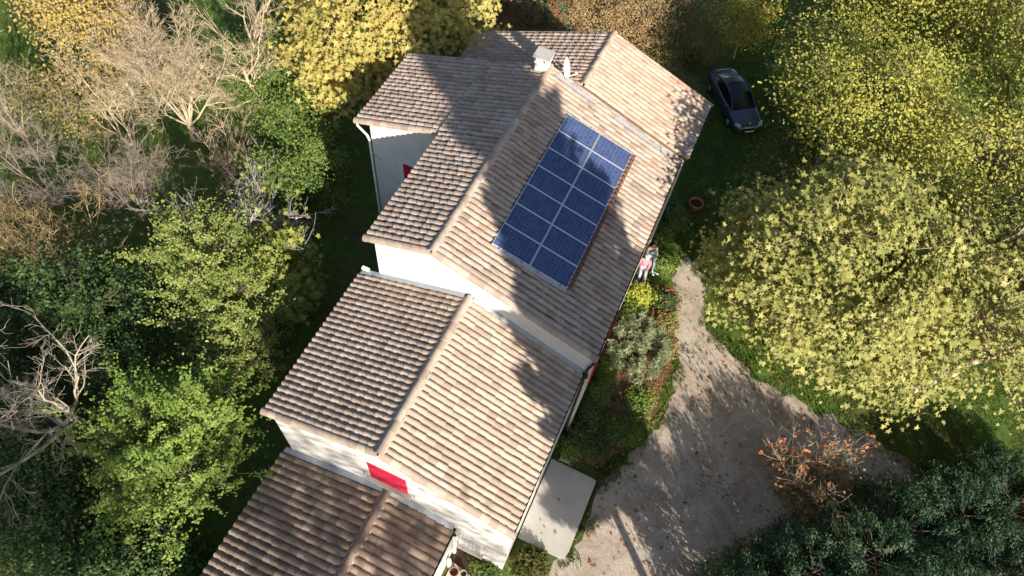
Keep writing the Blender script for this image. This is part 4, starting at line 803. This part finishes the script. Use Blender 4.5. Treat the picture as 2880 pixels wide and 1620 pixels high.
ol = empty('oleander', (7.7, 4.7, 0), 'grey-green oleander with long narrow leaves in the flower bed', 'shrub'); rgo = np.random.default_rng(125); b = MB(); lb = MB()
for k in range(110):
    a = rgo.uniform(0, 6.28); rr = 1.5 * rgo.random() ** 0.5; q = np.array([math.cos(a) * rr * 0.85, math.sin(a) * rr * 1.15, rgo.uniform(1.0, 2.0) * (1.05 - 0.25 * rr)])
    b.tube(path((q[0] * 0.25, q[1] * 0.25, 0), q, 5, 0.03, rgo), np.linspace(0.018, 0.006, 5), 4); n = 34; a2 = rgo.uniform(0, 6.28, n)
    dz = rgo.uniform(-0.45, 0.05, n); hd = np.stack([np.cos(a2), np.sin(a2), rgo.uniform(0.15, 0.9, n)], 1); P5 = q + np.stack([np.zeros(n), np.zeros(n), dz], 1)
    leaves(lb, P5, np.array([[0, 0, 1.0]]) + rgo.normal(0, 0.3, (n, 3)), rgo.uniform(0.16, 0.26, n), LONG * np.array([1.25, 1]), rgo.random(n), hd, 0.3, rgo)
b.obj('stem', M['bark'], ol); lb.obj('crown', M['l_olean'], ol)['kind'] = 'stuff'
bare('bare_rose', 'leafless thorny stems over the red mulch', (7.5, 2.3, 0), 6, M['bark'], 126, 0.5, 1.3, 0.022, 3, (4, 3), None, (0.1, -0.1), M['l_ivy'], 60, OVAL, 0.09, cat='shrub')
for i, (x, y, z, r, mt, lab) in enumerate([
    (6.85, 0.5, 0.75, (0.55, 0.8, 0.7), 'l_dark', 'dark shaded shrub against the wall by the downpipe'),
    (7.35, -0.35, 0.6, (0.75, 0.65, 0.6), 'l_dark', 'dark shaded shrub above the patio slab'),
    (6.75, -0.75, 0.45, (0.4, 0.4, 0.45), 'l_ivy', 'small green shrub in the corner of the patio'),
    (8.1, 0.9, 0.4, (0.6, 0.6, 0.35), 'l_ivy', 'low green plant at the driveway edge of the bed'),
    (6.75, 3.4, 0.5, (0.35, 0.8, 0.45), 'l_mid', 'bright green plant at the foot of the wall by the corner'),
    (8.6, 2.6, 0.25, (0.55, 0.9, 0.25), 'l_mid', 'low green ground plant among the mulch'),
    (6.75, 11.4, 0.7, (0.45, 0.7, 0.6), 'l_ivy', 'green shrub beside the seated people'),
    (7.05, 12.7, 0.7, (0.5, 0.6, 0.6), 'l_ivy', 'green shrub by the turquoise pot'),
    (7.35, 10.3, 0.4, (0.4, 0.6, 0.35), 'l_mid', 'low sunlit plant in front of the seated people'),
    (8.7, 5.6, 0.3, (0.5, 0.9, 0.3), 'l_brownolive', 'low bronze plant between the oleander and the driveway'),
    (6.9, 1.9, 0.55, (0.4, 0.6, 0.5), 'l_ivy', 'green plant below the gutter at the house corner'),
    (8.9, 1.2, 0.22, (0.5, 0.7, 0.22), 'l_mid', 'low weedy plant at the corner of the bed beside the gravel'),
    (8.5, 6.9, 0.4, (0.5, 0.5, 0.35), 'l_brownolive', 'brownish plant below the orange-red flowers')]):
    tree('garden_shrub', lab, 'shrub', (x, y, 0), [((x, y, z), r)], M[mt], OVAL, 0.095, 50, 30, 0.14, 0.012, M['bark'], 130 + i, None, stems=2, parts=('stem', 'crown'))

rs_ = empty('rosemary_bush', (6.95, -5.6, 0), 'rounded olive rosemary bush at the patio corner', 'shrub'); rgo = np.random.default_rng(141); b = MB(); lb = MB()
for k in range(300):
    d = unit(rgo.normal(size=3)); d[2] = abs(d[2]) * 0.9; q = d * np.array([0.78, 0.80, 0.85]) * rgo.uniform(0.75, 1.05); q[2] = max(q[2], 0.1)
    if k % 3 == 0: b.tube(path((q[0] * 0.2, q[1] * 0.2, 0), q, 4, 0.03, rgo), np.linspace(0.012, 0.004, 4), 3)
    n = 40; t_ = rgo.random(n); ax_ = unit(q * np.array([0.6, 0.6, 0.5]) + np.array([0, 0, 0.7])); P5 = q - ax_ * (t_ * 0.30)[:, None] + rgo.normal(0, 0.018, (n, 3)); hd = rgo.normal(0, 0.6, (n, 3)) + ax_
    leaves(lb, P5, rgo.normal(size=(n, 3)), 0.065, LONG * np.array([2.0, 1]), np.clip(1 - t_ + rgo.normal(0, 0.15, n), 0, 1), hd, 0.1, rgo)
b.obj('stem', M['bark'], rs_); lb.obj('crown', M['l_rose'], rs_)['kind'] = 'stuff'
tree('herb_clump', 'straggly green plant at the foot of the gable wall', 'shrub', (5.5, -6.6, 0.02), [((5.5, -6.6, 0.25), (0.5, 0.28, 0.22))], M['l_ivy'], LONG * np.array([1.6, 1]), 0.14, 30, 22, 0.12, 0.01, M['bark'], 142, stems=1, trunk_h=0.1, parts=('stem', 'crown'))

# stone edging by the patio
b = MB(); b.prism([(6.40, -1.30), (6.86, -1.30), (6.86, -1.22), (6.48, -1.22), (6.48, -0.92), (6.40, -0.92)], 0.0, 0.24); setp(b.obj('stone_edging', M['stone']), 'pale L-shaped stone edging at the patio corner', 'edging')

# ------------------------------------------------------------------ pots
def pot(name, label, loc, R0, H, mat, soil=True, group=None, plate=False):
    p = empty(name, loc, label, 'plant pot', group); b = MB()
    b.lathe([(R0 * 0.62, 0), (R0 * 0.68, H * 0.1), (R0 * 0.92, H * 0.82), (R0 * 1.06, H * 0.84), (R0 * 1.08, H), (R0 * 0.92, H), (R0 * 0.86, H * 0.8), (R0 * 0.80, H * 0.55)], (0, 0, 0), 24); b.obj('body', mat, p, True)
    q = MB(); q.lathe([(0.0, H * 0.72), (R0 * 0.85, H * 0.70)], (0, 0, 0), 20); q.obj('soil', M['soil'], p); return p
pot('terracotta_pot', 'empty terracotta pot on the terrace at the bottom edge', (4.43, -7.10, 0.06), 0.17, 0.32, M['terra'])
pot('grey_pot', 'small grey pot next to the terracotta one', (4.78, -7.00, 0.06), 0.125, 0.24, M['greypot'])
pot('terracotta_pot', 'large terracotta pot on the shaded lawn', (7.75, 14.5, 0), 0.36, 0.48, M['terra'])
pot('glazed_pot', 'turquoise glazed pot beside the wall', (6.72, 13.55, 0.25), 0.22, 0.40, M['turq'])
b = MB(); b.box((6.70, 13.35, 0.12), (0.42, 0.75, 0.24), 0.15); setp(b.obj('stone_block', M['stone']), 'pale stone block under the turquoise pot', 'stone block')
b = MB(); b.lathe([(0.0, 0.03), (0.12, 0.03), (0.17, 0.10), (0.185, 0.10), (0.15, 0.0), (0.0, 0.0)], (0, 0, 0), 20); o_ = b.obj('metal_bowl', M['zinc'], None, True); o_.location = (7.35, 13.5, 0.01); setp(o_, 'small grey metal bowl on the grass near the turquoise pot', 'bowl')
pt = pot('terracotta_pot', 'tilted terracotta pot among the mulch below the oleander', (7.95, 2.9, 0.02), 0.13, 0.22, M['terra']); pt.rotation_euler = (0.5, 0.2, 0)

# ------------------------------------------------------------------ parked car
M['paint'] = plain('metallic_blue_grey', (0.075, 0.09, 0.125), 0.32, 0.4, 0.04, 3, 0.5, 0, 0.8)
M['glass'] = plain('tinted_glass', (0.008, 0.010, 0.012), 0.06, 0.0, 0.1, 3, 0.6)
M['tyre'] = plain('tyre_rubber', (0.018, 0.018, 0.019), 0.85); M['chrome'] = plain('chrome', (0.7, 0.7, 0.72), 0.15, 1.0, 0.03)
M['lamp'] = plain('lamp_glass', (0.55, 0.58, 0.62), 0.1, 0.1, 0.1, 8, 0.6); M['tail'] = plain('tail_lamp', (0.25, 0.01, 0.012), 0.15)
car = empty('parked_car', (7.6, 23.0, 0), 'dark blue-grey saloon car parked on the shaded lawn', 'car', rz=math.atan2(-4.0, 3.0))
xs = np.array([-2.36, -2.30, -2.15, -1.8, -1.35, -0.8, -0.2, 0.4, 0.95, 1.5, 1.95, 2.18, 2.30, 2.34])
hw = np.array([0.62, 0.76, 0.86, 0.91, 0.93, 0.93, 0.93, 0.93, 0.925, 0.91, 0.86, 0.77, 0.66, 0.52])
zt = np.array([0.74, 0.90, 0.98, 1.00, 0.99, 0.97, 0.95, 0.94, 0.93, 0.88, 0.80, 0.73, 0.66, 0.58])
zb_ = np.array([0.42, 0.34, 0.26, 0.22, 0.20, 0.20, 0.20, 0.20, 0.20, 0.20, 0.21, 0.23, 0.28, 0.36])
def half(w_, z1, z0): return [(0, z0), (w_ * 0.80, z0), (w_ * 0.97, z0 + 0.10), (w_, z0 + (z1 - z0) * 0.5), (w_ * 0.985, z1 - 0.16), (w_ * 0.93, z1 - 0.045), (w_ * 0.72, z1 + 0.012), (w_ * 0.35, z1 + 0.04), (0, z1 + 0.05)]
secs = []
for x, w_, z1, z0 in zip(xs, hw, zt, zb_):
    h_ = half(w_, z1, z0); secs.append([(x, y, z) for y, z in h_] + [(x, -y, z) for y, z in h_[-2:0:-1]])
k = len(secs[0]); V = np.array(secs).reshape(-1, 3); F = [[i * k + j, i * k + (j + 1) % k, (i + 1) * k + (j + 1) % k, (i + 1) * k + j] for i in range(len(secs) - 1) for j in range(k)]
b = MB(); b.add(V, F); b.f.append((np.array([list(range(k))]), np.zeros(1))); b.f.append((np.array([[V.shape[0] - k + j for j in range(k)][::-1]]), np.zeros(1)))
bo = b.obj('body', M['paint'], car, True); md = bo.modifiers.new('s', 'SUBSURF'); md.levels = md.render_levels = 2
cxs = np.array([-1.78, -1.45, -1.05, -0.6, -0.1, 0.25, 0.62, 0.98, 1.12]); ctop = np.array([1.01, 1.20, 1.35, 1.42, 1.44, 1.40, 1.25, 1.06, 0.98]); cw = np.array([0.70, 0.75, 0.79, 0.81, 0.82, 0.82, 0.81, 0.80, 0.76]); rw = np.array([0.60, 0.58, 0.58, 0.60, 0.61, 0.61, 0.63, 0.68, 0.70])
csec = []
for x, z1, w0, w1 in zip(cxs, ctop, cw, rw):
    z0 = 0.93; h_ = [(w0, z0), (w0 * 0.965 * 0.5 + w1 * 0.52, z0 + (z1 - z0) * 0.55), (w1 + 0.02, z1 - 0.035 * min(1, (z1 - z0) * 3)), (w1 * 0.85, z1), (w1 * 0.4, z1 + 0.02), (0, z1 + 0.025)]
    csec.append([(x, y, z) for y, z in h_] + [(x, -y, z) for y, z in h_[-2::-1]])
ck = len(csec[0]); CV = np.array(csec).reshape(-1, 3)
def cf(i0, i1, js): return [[i * ck + j, (i + 1) * ck + j, (i + 1) * ck + j + 1, i * ck + j + 1] for i in range(i0, i1) for j in js]
for nm, fs_, mt in (('roof', cf(3, 5, range(2, 8)), 'glass'), ('windscreen', cf(5, 8, range(2, 8)), 'glass'), ('rear_window', cf(0, 2, range(2, 8)), 'paint'), ('roof_panel', cf(2, 3, range(2, 8)), 'paint'), ('side_window', cf(0, 8, (0, 1)), 'glass'), ('side_window', cf(0, 8, (8, 9)), 'glass')):
    MB().add(CV, fs_).obj(nm, M[mt], car, True)
for s_ in (1, -1):
    q = MB(); q.tube([(cxs[i], s_ * (rw[i] + 0.035), ctop[i] - 0.02) for i in range(len(cxs))], 0.028, 6); q.obj('roof_rail', M['paint'], car, True)
    q = MB(); q.box((0.85, s_ * 1.0, 1.0), (0.12, 0.20, 0.13), 0.2 * s_); q.obj('mirror', M['paint'], car)
    q = MB(); q.box((2.10, s_ * 0.70, 0.70), (0.34, 0.22, 0.10), -0.45 * s_); q.obj('headlight', M['lamp'], car)
    q = MB(); q.box((-2.27, s_ * 0.64, 0.72), (0.10, 0.28, 0.10), 0.3 * s_); q.obj('tail_light', M['tail'], car)
    for x in (1.42, -1.42):
        WM = np.array([[1, 0, 0], [0, 0, -1], [0, 1, 0]]); q = MB(); q.lathe([(0.20, -0.10), (0.30, -0.11), (0.335, -0.07), (0.34, 0.07), (0.30, 0.11), (0.20, 0.10)], (x, s_ * 0.86, 0.34), 24, M=WM); wh = q.obj('wheel', M['tyre'], car, True)
        q = MB(); q.lathe([(0.0, 0.06), (0.06, 0.08), (0.10, 0.05), (0.20, 0.09), (0.21, 0.0), (0.20, -0.09), (0.10, -0.05), (0.0, -0.07)], (x, s_ * 0.86, 0.34), 20, M=WM); q.obj('rim', M['alu'], wh, True)
q = MB(); q.box((2.335, 0, 0.52), (0.04, 0.95, 0.20)); gr = q.obj('grille', M['black'], car)
q = MB(); q.box((2.365, 0, 0.63), (0.02, 0.9, 0.02)); q.box((2.365, 0, 0.56), (0.02, 0.9, 0.015)); q.obj('grille_bar', M['chrome'], gr)
q = MB(); q.box((2.40, -0.02, 0.40), (0.025, 0.52, 0.11), M=np.array([[0.9, 0, 0.43], [0, 1, 0], [-0.43, 0, 0.9]])); q.obj('number_plate', M['white'], car)
q = MB(); q.lathe([(0.0, 0.012), (0.04, 0.01), (0.045, 0.0)], (2.14, 0, 0.80), 12); q.obj('bonnet_badge', M['chrome'], car)
q = MB(); q.box((1.15, 0.25, 1.005), (0.02, 0.62, 0.015), 0.1); q.box((1.17, -0.35, 1.0), (0.02, 0.5, 0.015), 0.12); q.obj('wiper', M['black'], car)

# ------------------------------------------------------------------ people on chairs beside the wall
M['skin'] = plain('skin', (0.52, 0.27, 0.20), 0.55, var=0.08); M['hairb'] = plain('brown_hair', (0.10, 0.055, 0.03), 0.7); M['sweater'] = plain('grey_sweater', (0.16, 0.165, 0.19), 0.9); M['pink'] = plain('pink_top', (0.58, 0.19, 0.25), 0.9)
M['jeans'] = plain('blue_jeans', (0.16, 0.24, 0.36), 0.9); M['ljeans'] = plain('light_jeans', (0.33, 0.43, 0.55), 0.9); M['cap'] = plain('white_cap', (0.72, 0.71, 0.69), 0.8); M['shoe'] = plain('trainer', (0.60, 0.68, 0.72), 0.7)
def skinmesh(name, pts, edges, rad, mat, parent, root=0, sub=1):
    me = bpy.data.meshes.new(name); me.from_pydata([tuple(p) for p in pts], edges, []); o_ = link(name, me, parent); me.materials.append(mat)
    md = o_.modifiers.new('skin', 'SKIN'); md.use_smooth_shade = True
    for i, s_ in enumerate(me.skin_vertices[0].data): s_.radius = (rad[i], rad[i]) if not isinstance(rad[i], tuple) else rad[i]; s_.use_root = (i == root)
    md2 = o_.modifiers.new('sub', 'SUBSURF'); md2.levels = md2.render_levels = sub; return o_
def person(loc, rz, label, top, legs, hair, cap=None):
    p = empty('person', loc, label, 'person', rz=rz)      # faces +x, sits with the seat 0.45 m up
    J = [(0, 0, 0.54), (-0.05, 0, 0.78), (-0.08, 0, 0.98), (-0.07, 0, 1.10), (-0.04, 0, 1.17), (-0.02, 0, 1.27), (-0.02, 0, 1.34),
         (-0.08, 0.19, 1.02), (0.02, 0.25, 0.78), (0.24, 0.18, 0.68), (-0.08, -0.19, 1.02), (0.02, -0.25, 0.78), (0.24, -0.18, 0.68),
         (0.02, 0.10, 0.52), (0.46, 0.13, 0.54), (0.58, 0.13, 0.10), (0.72, 0.14, 0.05), (0.02, -0.10, 0.52), (0.46, -0.13, 0.54), (0.58, -0.13, 0.10), (0.72, -0.14, 0.05)]
    E_ = [(0, 1), (1, 2), (2, 3), (3, 4), (4, 5), (5, 6), (2, 7), (7, 8), (8, 9), (2, 10), (10, 11), (11, 12), (0, 13), (13, 14), (14, 15), (15, 16), (0, 17), (17, 18), (18, 19), (19, 20)]
    r_ = [0.14, 0.14, 0.15, 0.06, 0.06, 0.095, 0.085, 0.065, 0.045, 0.03, 0.065, 0.045, 0.03, 0.085, 0.065, 0.045, 0.04, 0.085, 0.065, 0.045, 0.04]
    skinmesh('body', J, E_, r_, M['skin'], p)
    ti = [0, 1, 2, 7, 8, 9, 10, 11, 12]; mp = {a: i for i, a in enumerate(ti)}
    skinmesh('top', [J[a] for a in ti], [(mp[a], mp[c]) for a, c in E_ if a in mp and c in mp], [0.17, 0.17, 0.175, 0.085, 0.062, 0.045, 0.085, 0.062, 0.045], top, p)
    li = [0, 13, 14, 15, 17, 18, 19]; mp = {a: i for i, a in enumerate(li)}
    skinmesh('trousers', [J[a] for a in li], [(mp[a], mp[c]) for a, c in E_ if a in mp and c in mp], [0.16, 0.10, 0.08, 0.062, 0.10, 0.08, 0.062], legs, p)
    for s_ in (1, -1):
        b = MB(); b.tube([(0.54, s_ * 0.13, 0.05), (0.62, s_ * 0.135, 0.055), (0.74, s_ * 0.14, 0.045), (0.82, s_ * 0.14, 0.035)], [0.045, 0.055, 0.052, 0.03], 8, caps=True); b.obj('shoe', M['shoe'], p, True)
        b = MB(); b.tube([(0.24, s_ * 0.18, 0.68), (0.29, s_ * 0.165, 0.665), (0.33, s_ * 0.155, 0.655)], [0.028, 0.04, 0.036], 7, caps=True)
        for f_ in range(4): b.tube([(0.32, s_ * (0.125 + 0.02 * f_), 0.655), (0.365, s_ * (0.12 + 0.02 * f_), 0.645), (0.395 - 0.006 * abs(f_ - 1.5), s_ * (0.118 + 0.02 * f_), 0.62)], [0.010, 0.009, 0.007], 5)
        b.tube([(0.28, s_ * 0.135, 0.66), (0.31, s_ * 0.105, 0.65), (0.335, s_ * 0.095, 0.635)], [0.012, 0.010, 0.008], 5); b.obj('hand', M['skin'], p, True)
    b = MB(); b.tube([(0.075, 0, 1.30), (0.105, 0, 1.27), (0.078, 0, 1.262)], [0.010, 0.018, 0.014], 5, caps=True); b.obj('nose', M['skin'], p, True)
    for s_ in (1, -1):
        b = MB(); b.box((0.070, s_ * 0.035, 1.31), (0.02, 0.025, 0.012)); b.obj('eye', M['black'], p); b = MB(); b.box((-0.02, s_ * 0.098, 1.285), (0.045, 0.02, 0.06)); b.obj('ear', M['skin'], p)
    b = MB(); b.box((0.076, 0, 1.225), (0.012, 0.05, 0.01)); b.obj('mouth', M['pink'], p)
    if hair: b = MB(); b.lathe([(0.0, 0.10), (0.06, 0.09), (0.105, 0.03), (0.115, -0.08), (0.10, -0.22), (0.05, -0.26)], (-0.05, 0, 1.33), 14); b.obj('hair', hair, p, True)
    if cap:
        b = MB(); b.lathe([(0.0, 0.115), (0.06, 0.105), (0.112, 0.04), (0.122, -0.02), (0.115, -0.02)], (-0.02, 0, 1.345), 14); cp = b.obj('cap', cap, p, True)
        b = MB(); b.box((0.14, 0, 1.335), (0.12, 0.17, 0.012)); b.obj('peak', cap, cp)
    return p
def chair(loc, rz, label):
    c_ = empty('folding_chair', loc, label, 'chair', 'wooden chairs by the wall', rz)
    b = MB(); b.box((0.02, 0, 0.41), (0.42, 0.42, 0.025)); b.obj('seat', M['wood'], c_)
    for s_ in (1, -1):
        b = MB(); b.tube([(0.22, s_ * 0.22, 0.0), (-0.26, s_ * 0.22, 0.92)], 0.016, 6, caps=True); b.obj('leg', M['wood'], c_); b = MB(); b.tube([(-0.22, s_ * 0.19, 0.0), (0.22, s_ * 0.19, 0.42)], 0.016, 6, caps=True); b.obj('leg', M['wood'], c_)
    for z in (0.66, 0.76, 0.86): b = MB(); b.box((-0.14 - (z - 0.66) * 0.5, 0, z), (0.016, 0.42, 0.07)); b.obj('back_slat', M['wood'], c_)
chair((6.62, 10.12, 0), -1.2, 'wooden chair under the bald person'); person((6.62, 10.12, 0), -1.2, 'bald person in a grey sweater seated under the eave', M['sweater'], M['jeans'], None)
chair((6.52, 9.30, 0), -1.35, 'wooden chair under the person in pink'); person((6.52, 9.30, 0), -1.35, 'person in a pink top and white cap seated under the eave', M['pink'], M['ljeans'], M['hairb'], M['cap'])
b = MB(); b.tube([(6.70, 8.75, 1.65), (6.88, 8.66, 0.0)], 0.022, 7, caps=True); o_ = b.obj('wooden_pole', M['wood'], None); setp(o_, 'long wooden pole leaning in the bed below the seated people', 'pole')
for i, (x, y, a) in enumerate(((7.02, 9.42, -0.3), (7.18, 9.52, 0.1))):
    b = MB(); b.tube([(-0.13, 0, 0.045), (-0.05, 0, 0.055), (0.06, 0, 0.04), (0.14, 0, 0.03)], [0.045, 0.05, 0.05, 0.03], 8, caps=True); o_ = b.obj('trainer', M['shoe'], None, True); o_.location = (x, y, 0.0); o_.rotation_euler = (0, 0, a); setp(o_, ('pale blue trainer lying nearer the wooden pole', 'pale blue trainer lying farther from the wooden pole')[i], 'shoe', 'pair of trainers')

# ------------------------------------------------------------------ grass, pebbles and fallen leaves
def inpoly(P, poly):
    x, y = P[:, 0], P[:, 1]; r = np.zeros(len(P), bool); n = len(poly)
    for i in range(n):
        (x1, y1), (x2, y2) = poly[i], poly[(i + 1) % n]; c_ = ((y1 > y) != (y2 > y)) & (x < (x2 - x1) * (y - y1) / (y2 - y1 + 1e-12) + x1); r ^= c_
    return r
rgg = np.random.default_rng(151)
def scatter(n, x0, x1, y0, y1): return np.stack([rgg.uniform(x0, x1, n), rgg.uniform(y0, y1, n), np.zeros(n)], 1)
G = np.concatenate([scatter(32000, 10.0, 27, 2.5, 12), scatter(34000, 6.6, 13, 10, 32), scatter(9000, -34, -24, 3, 16), scatter(14000, 6.6, 10.4, -1.5, 9), scatter(6000, 7.9, 8.9, -6.5, 0.5), scatter(9000, 9.5, 23, 4, 8.5)])
hs = (-6.2, 6.5)
ok, _ = inframe(G, 0.02); dr = inpoly(G, DRIVE); bd = inpoly(G, BED); slab = (G[:, 0] > 6) & (G[:, 0] < 8.14) & (G[:, 1] > -4.95) & (G[:, 1] < -1.4)
near = np.zeros(len(G), bool)
for ex, ey in ((0.4, 0), (-0.4, 0), (0, 0.4), (0, -0.4), (0.28, 0.28), (-0.28, -0.28)): near |= ~inpoly(G + np.array([ex, ey, 0]), DRIVE)
edge = (rgg.random(len(G)) < 0.06) | (near & (rgg.random(len(G)) < 0.75))
cl_ = np.sin(G[:, 0] * 2.1 + np.sin(G[:, 1] * 1.3) * 2) * np.sin(G[:, 1] * 1.9 + np.cos(G[:, 0] * 0.9) * 2)
G = G[ok & ~slab & (~dr | (edge & (cl_ > 0.05))) & (~bd | (rgg.random(len(G)) < 0.25)) & (cl_ > -0.75)]
n = len(G); lb = MB(); leaves(lb, G, rgg.normal(size=(n, 3)) * np.array([1, 1, 0.2]), rgg.uniform(0.06, 0.17, n), BLADE * np.array([1.5, 1]), rgg.random(n), np.array([[0, 0, 1.0]]) + rgg.normal(0, 0.45, (n, 3)), 0.2, rgg)
o_ = lb.obj('grass', M['grass']); setp(o_, 'short green grass on the lawn and along the driveway edge', 'grass', kind='stuff')
S = np.concatenate([scatter(8000, 7, 24, -8, 9), scatter(3500, 7, 12.5, -7, 1)]); S = S[inpoly(S, DRIVE) & inframe(S)[0]]; n = len(S)
OCT = np.array([(1, 0, 0), (0, 1, 0), (-1, 0, 0), (0, -1, 0), (0, 0, 0.7)]); sz = rgg.uniform(0.007, 0.022, n); a = rgg.uniform(0, 6.28, n)
V = np.stack([OCT[None, :, 0] * np.cos(a)[:, None] - OCT[None, :, 1] * np.sin(a)[:, None], OCT[None, :, 0] * np.sin(a)[:, None] + OCT[None, :, 1] * np.cos(a)[:, None], np.repeat(OCT[None, :, 2], n, 0)], 2) * sz[:, None, None] + S[:, None] + np.array([0, 0, 0.009])
F = (np.array([[0, 1, 4], [1, 2, 4], [2, 3, 4], [3, 0, 4]])[None] + (np.arange(n) * 5)[:, None, None]).reshape(-1, 3)
o_ = MB().add(V.reshape(-1, 3), F, np.repeat(rgg.random(n), 4)).obj('pebbles', M['pebble']); setp(o_, 'loose pale pebbles strewn over the driveway', 'gravel', kind='stuff')
FL = np.concatenate([scatter(1100, 9, 20, 0, 8), scatter(1700, 6.5, 9.6, -1, 6), scatter(260, 12, 26, 2, 8), scatter(300, 8, 12, -7, 0), scatter(60, 6.1, 8.1, -4.8, -1.5), scatter(500, -8, -2.8, -8, 6)])
FL = FL[inframe(FL)[0]]; dd = inpoly(FL, BED); FL[:, 2] = 0.03; n = len(FL); onp = (FL[:, 0] > 6.1) & (FL[:, 0] < 8.1) & (FL[:, 1] < -1.45) & (FL[:, 1] > -4.85); FL[onp, 2] = 0.115
keep = dd | (rgg.random(n) < np.clip(0.25 + 0.25 * np.sin(FL[:, 0] * 1.1) * np.sin(FL[:, 1] * 0.9 + 1), 0.04, 1)); FL = FL[keep]; n = len(FL)
lb = MB(); leaves(lb, FL, rgg.normal(0, 0.25, (n, 3)) + np.array([0, 0, 1.0]), rgg.uniform(0.07, 0.17, n), MAPLE7, rgg.random(n), None, 0.5, rgg); o_ = lb.obj('leaf_litter', M['litter']); setp(o_, 'brown fallen leaves scattered on driveway and flower bed', 'leaves', kind='stuff')
lv = MB(); leaves(lv, np.zeros((1, 3)), np.array([[0, 0, 1.0]]), 0.22, MAPLE, 0.95, np.array([[0, 1.0, 0]]), 0.5, rgg); lme = lv.mesh('fallen_leaf', M['litter'])
for (x, y) in ((19.3, 5.8), (20.6, 6.3), (20.1, 5.2), (21.6, 6.9), (21.4, 5.6), (22.6, 6.6), (22.9, 6.5), (19.0, 5.1), (20.3, 7.6), (23.5, 7.4)):
    o_ = bpy.data.objects.new('fallen_leaf', lme); COL.objects.link(o_); o_.location = (x, y, 0.09); o_.rotation_euler = (rgg.normal(0, 0.2), rgg.normal(0, 0.2), rgg.uniform(0, 6)); setp(o_, 'single dry leaf lying on the sunlit strip of lawn', 'leaf', 'dry leaves on the lawn')
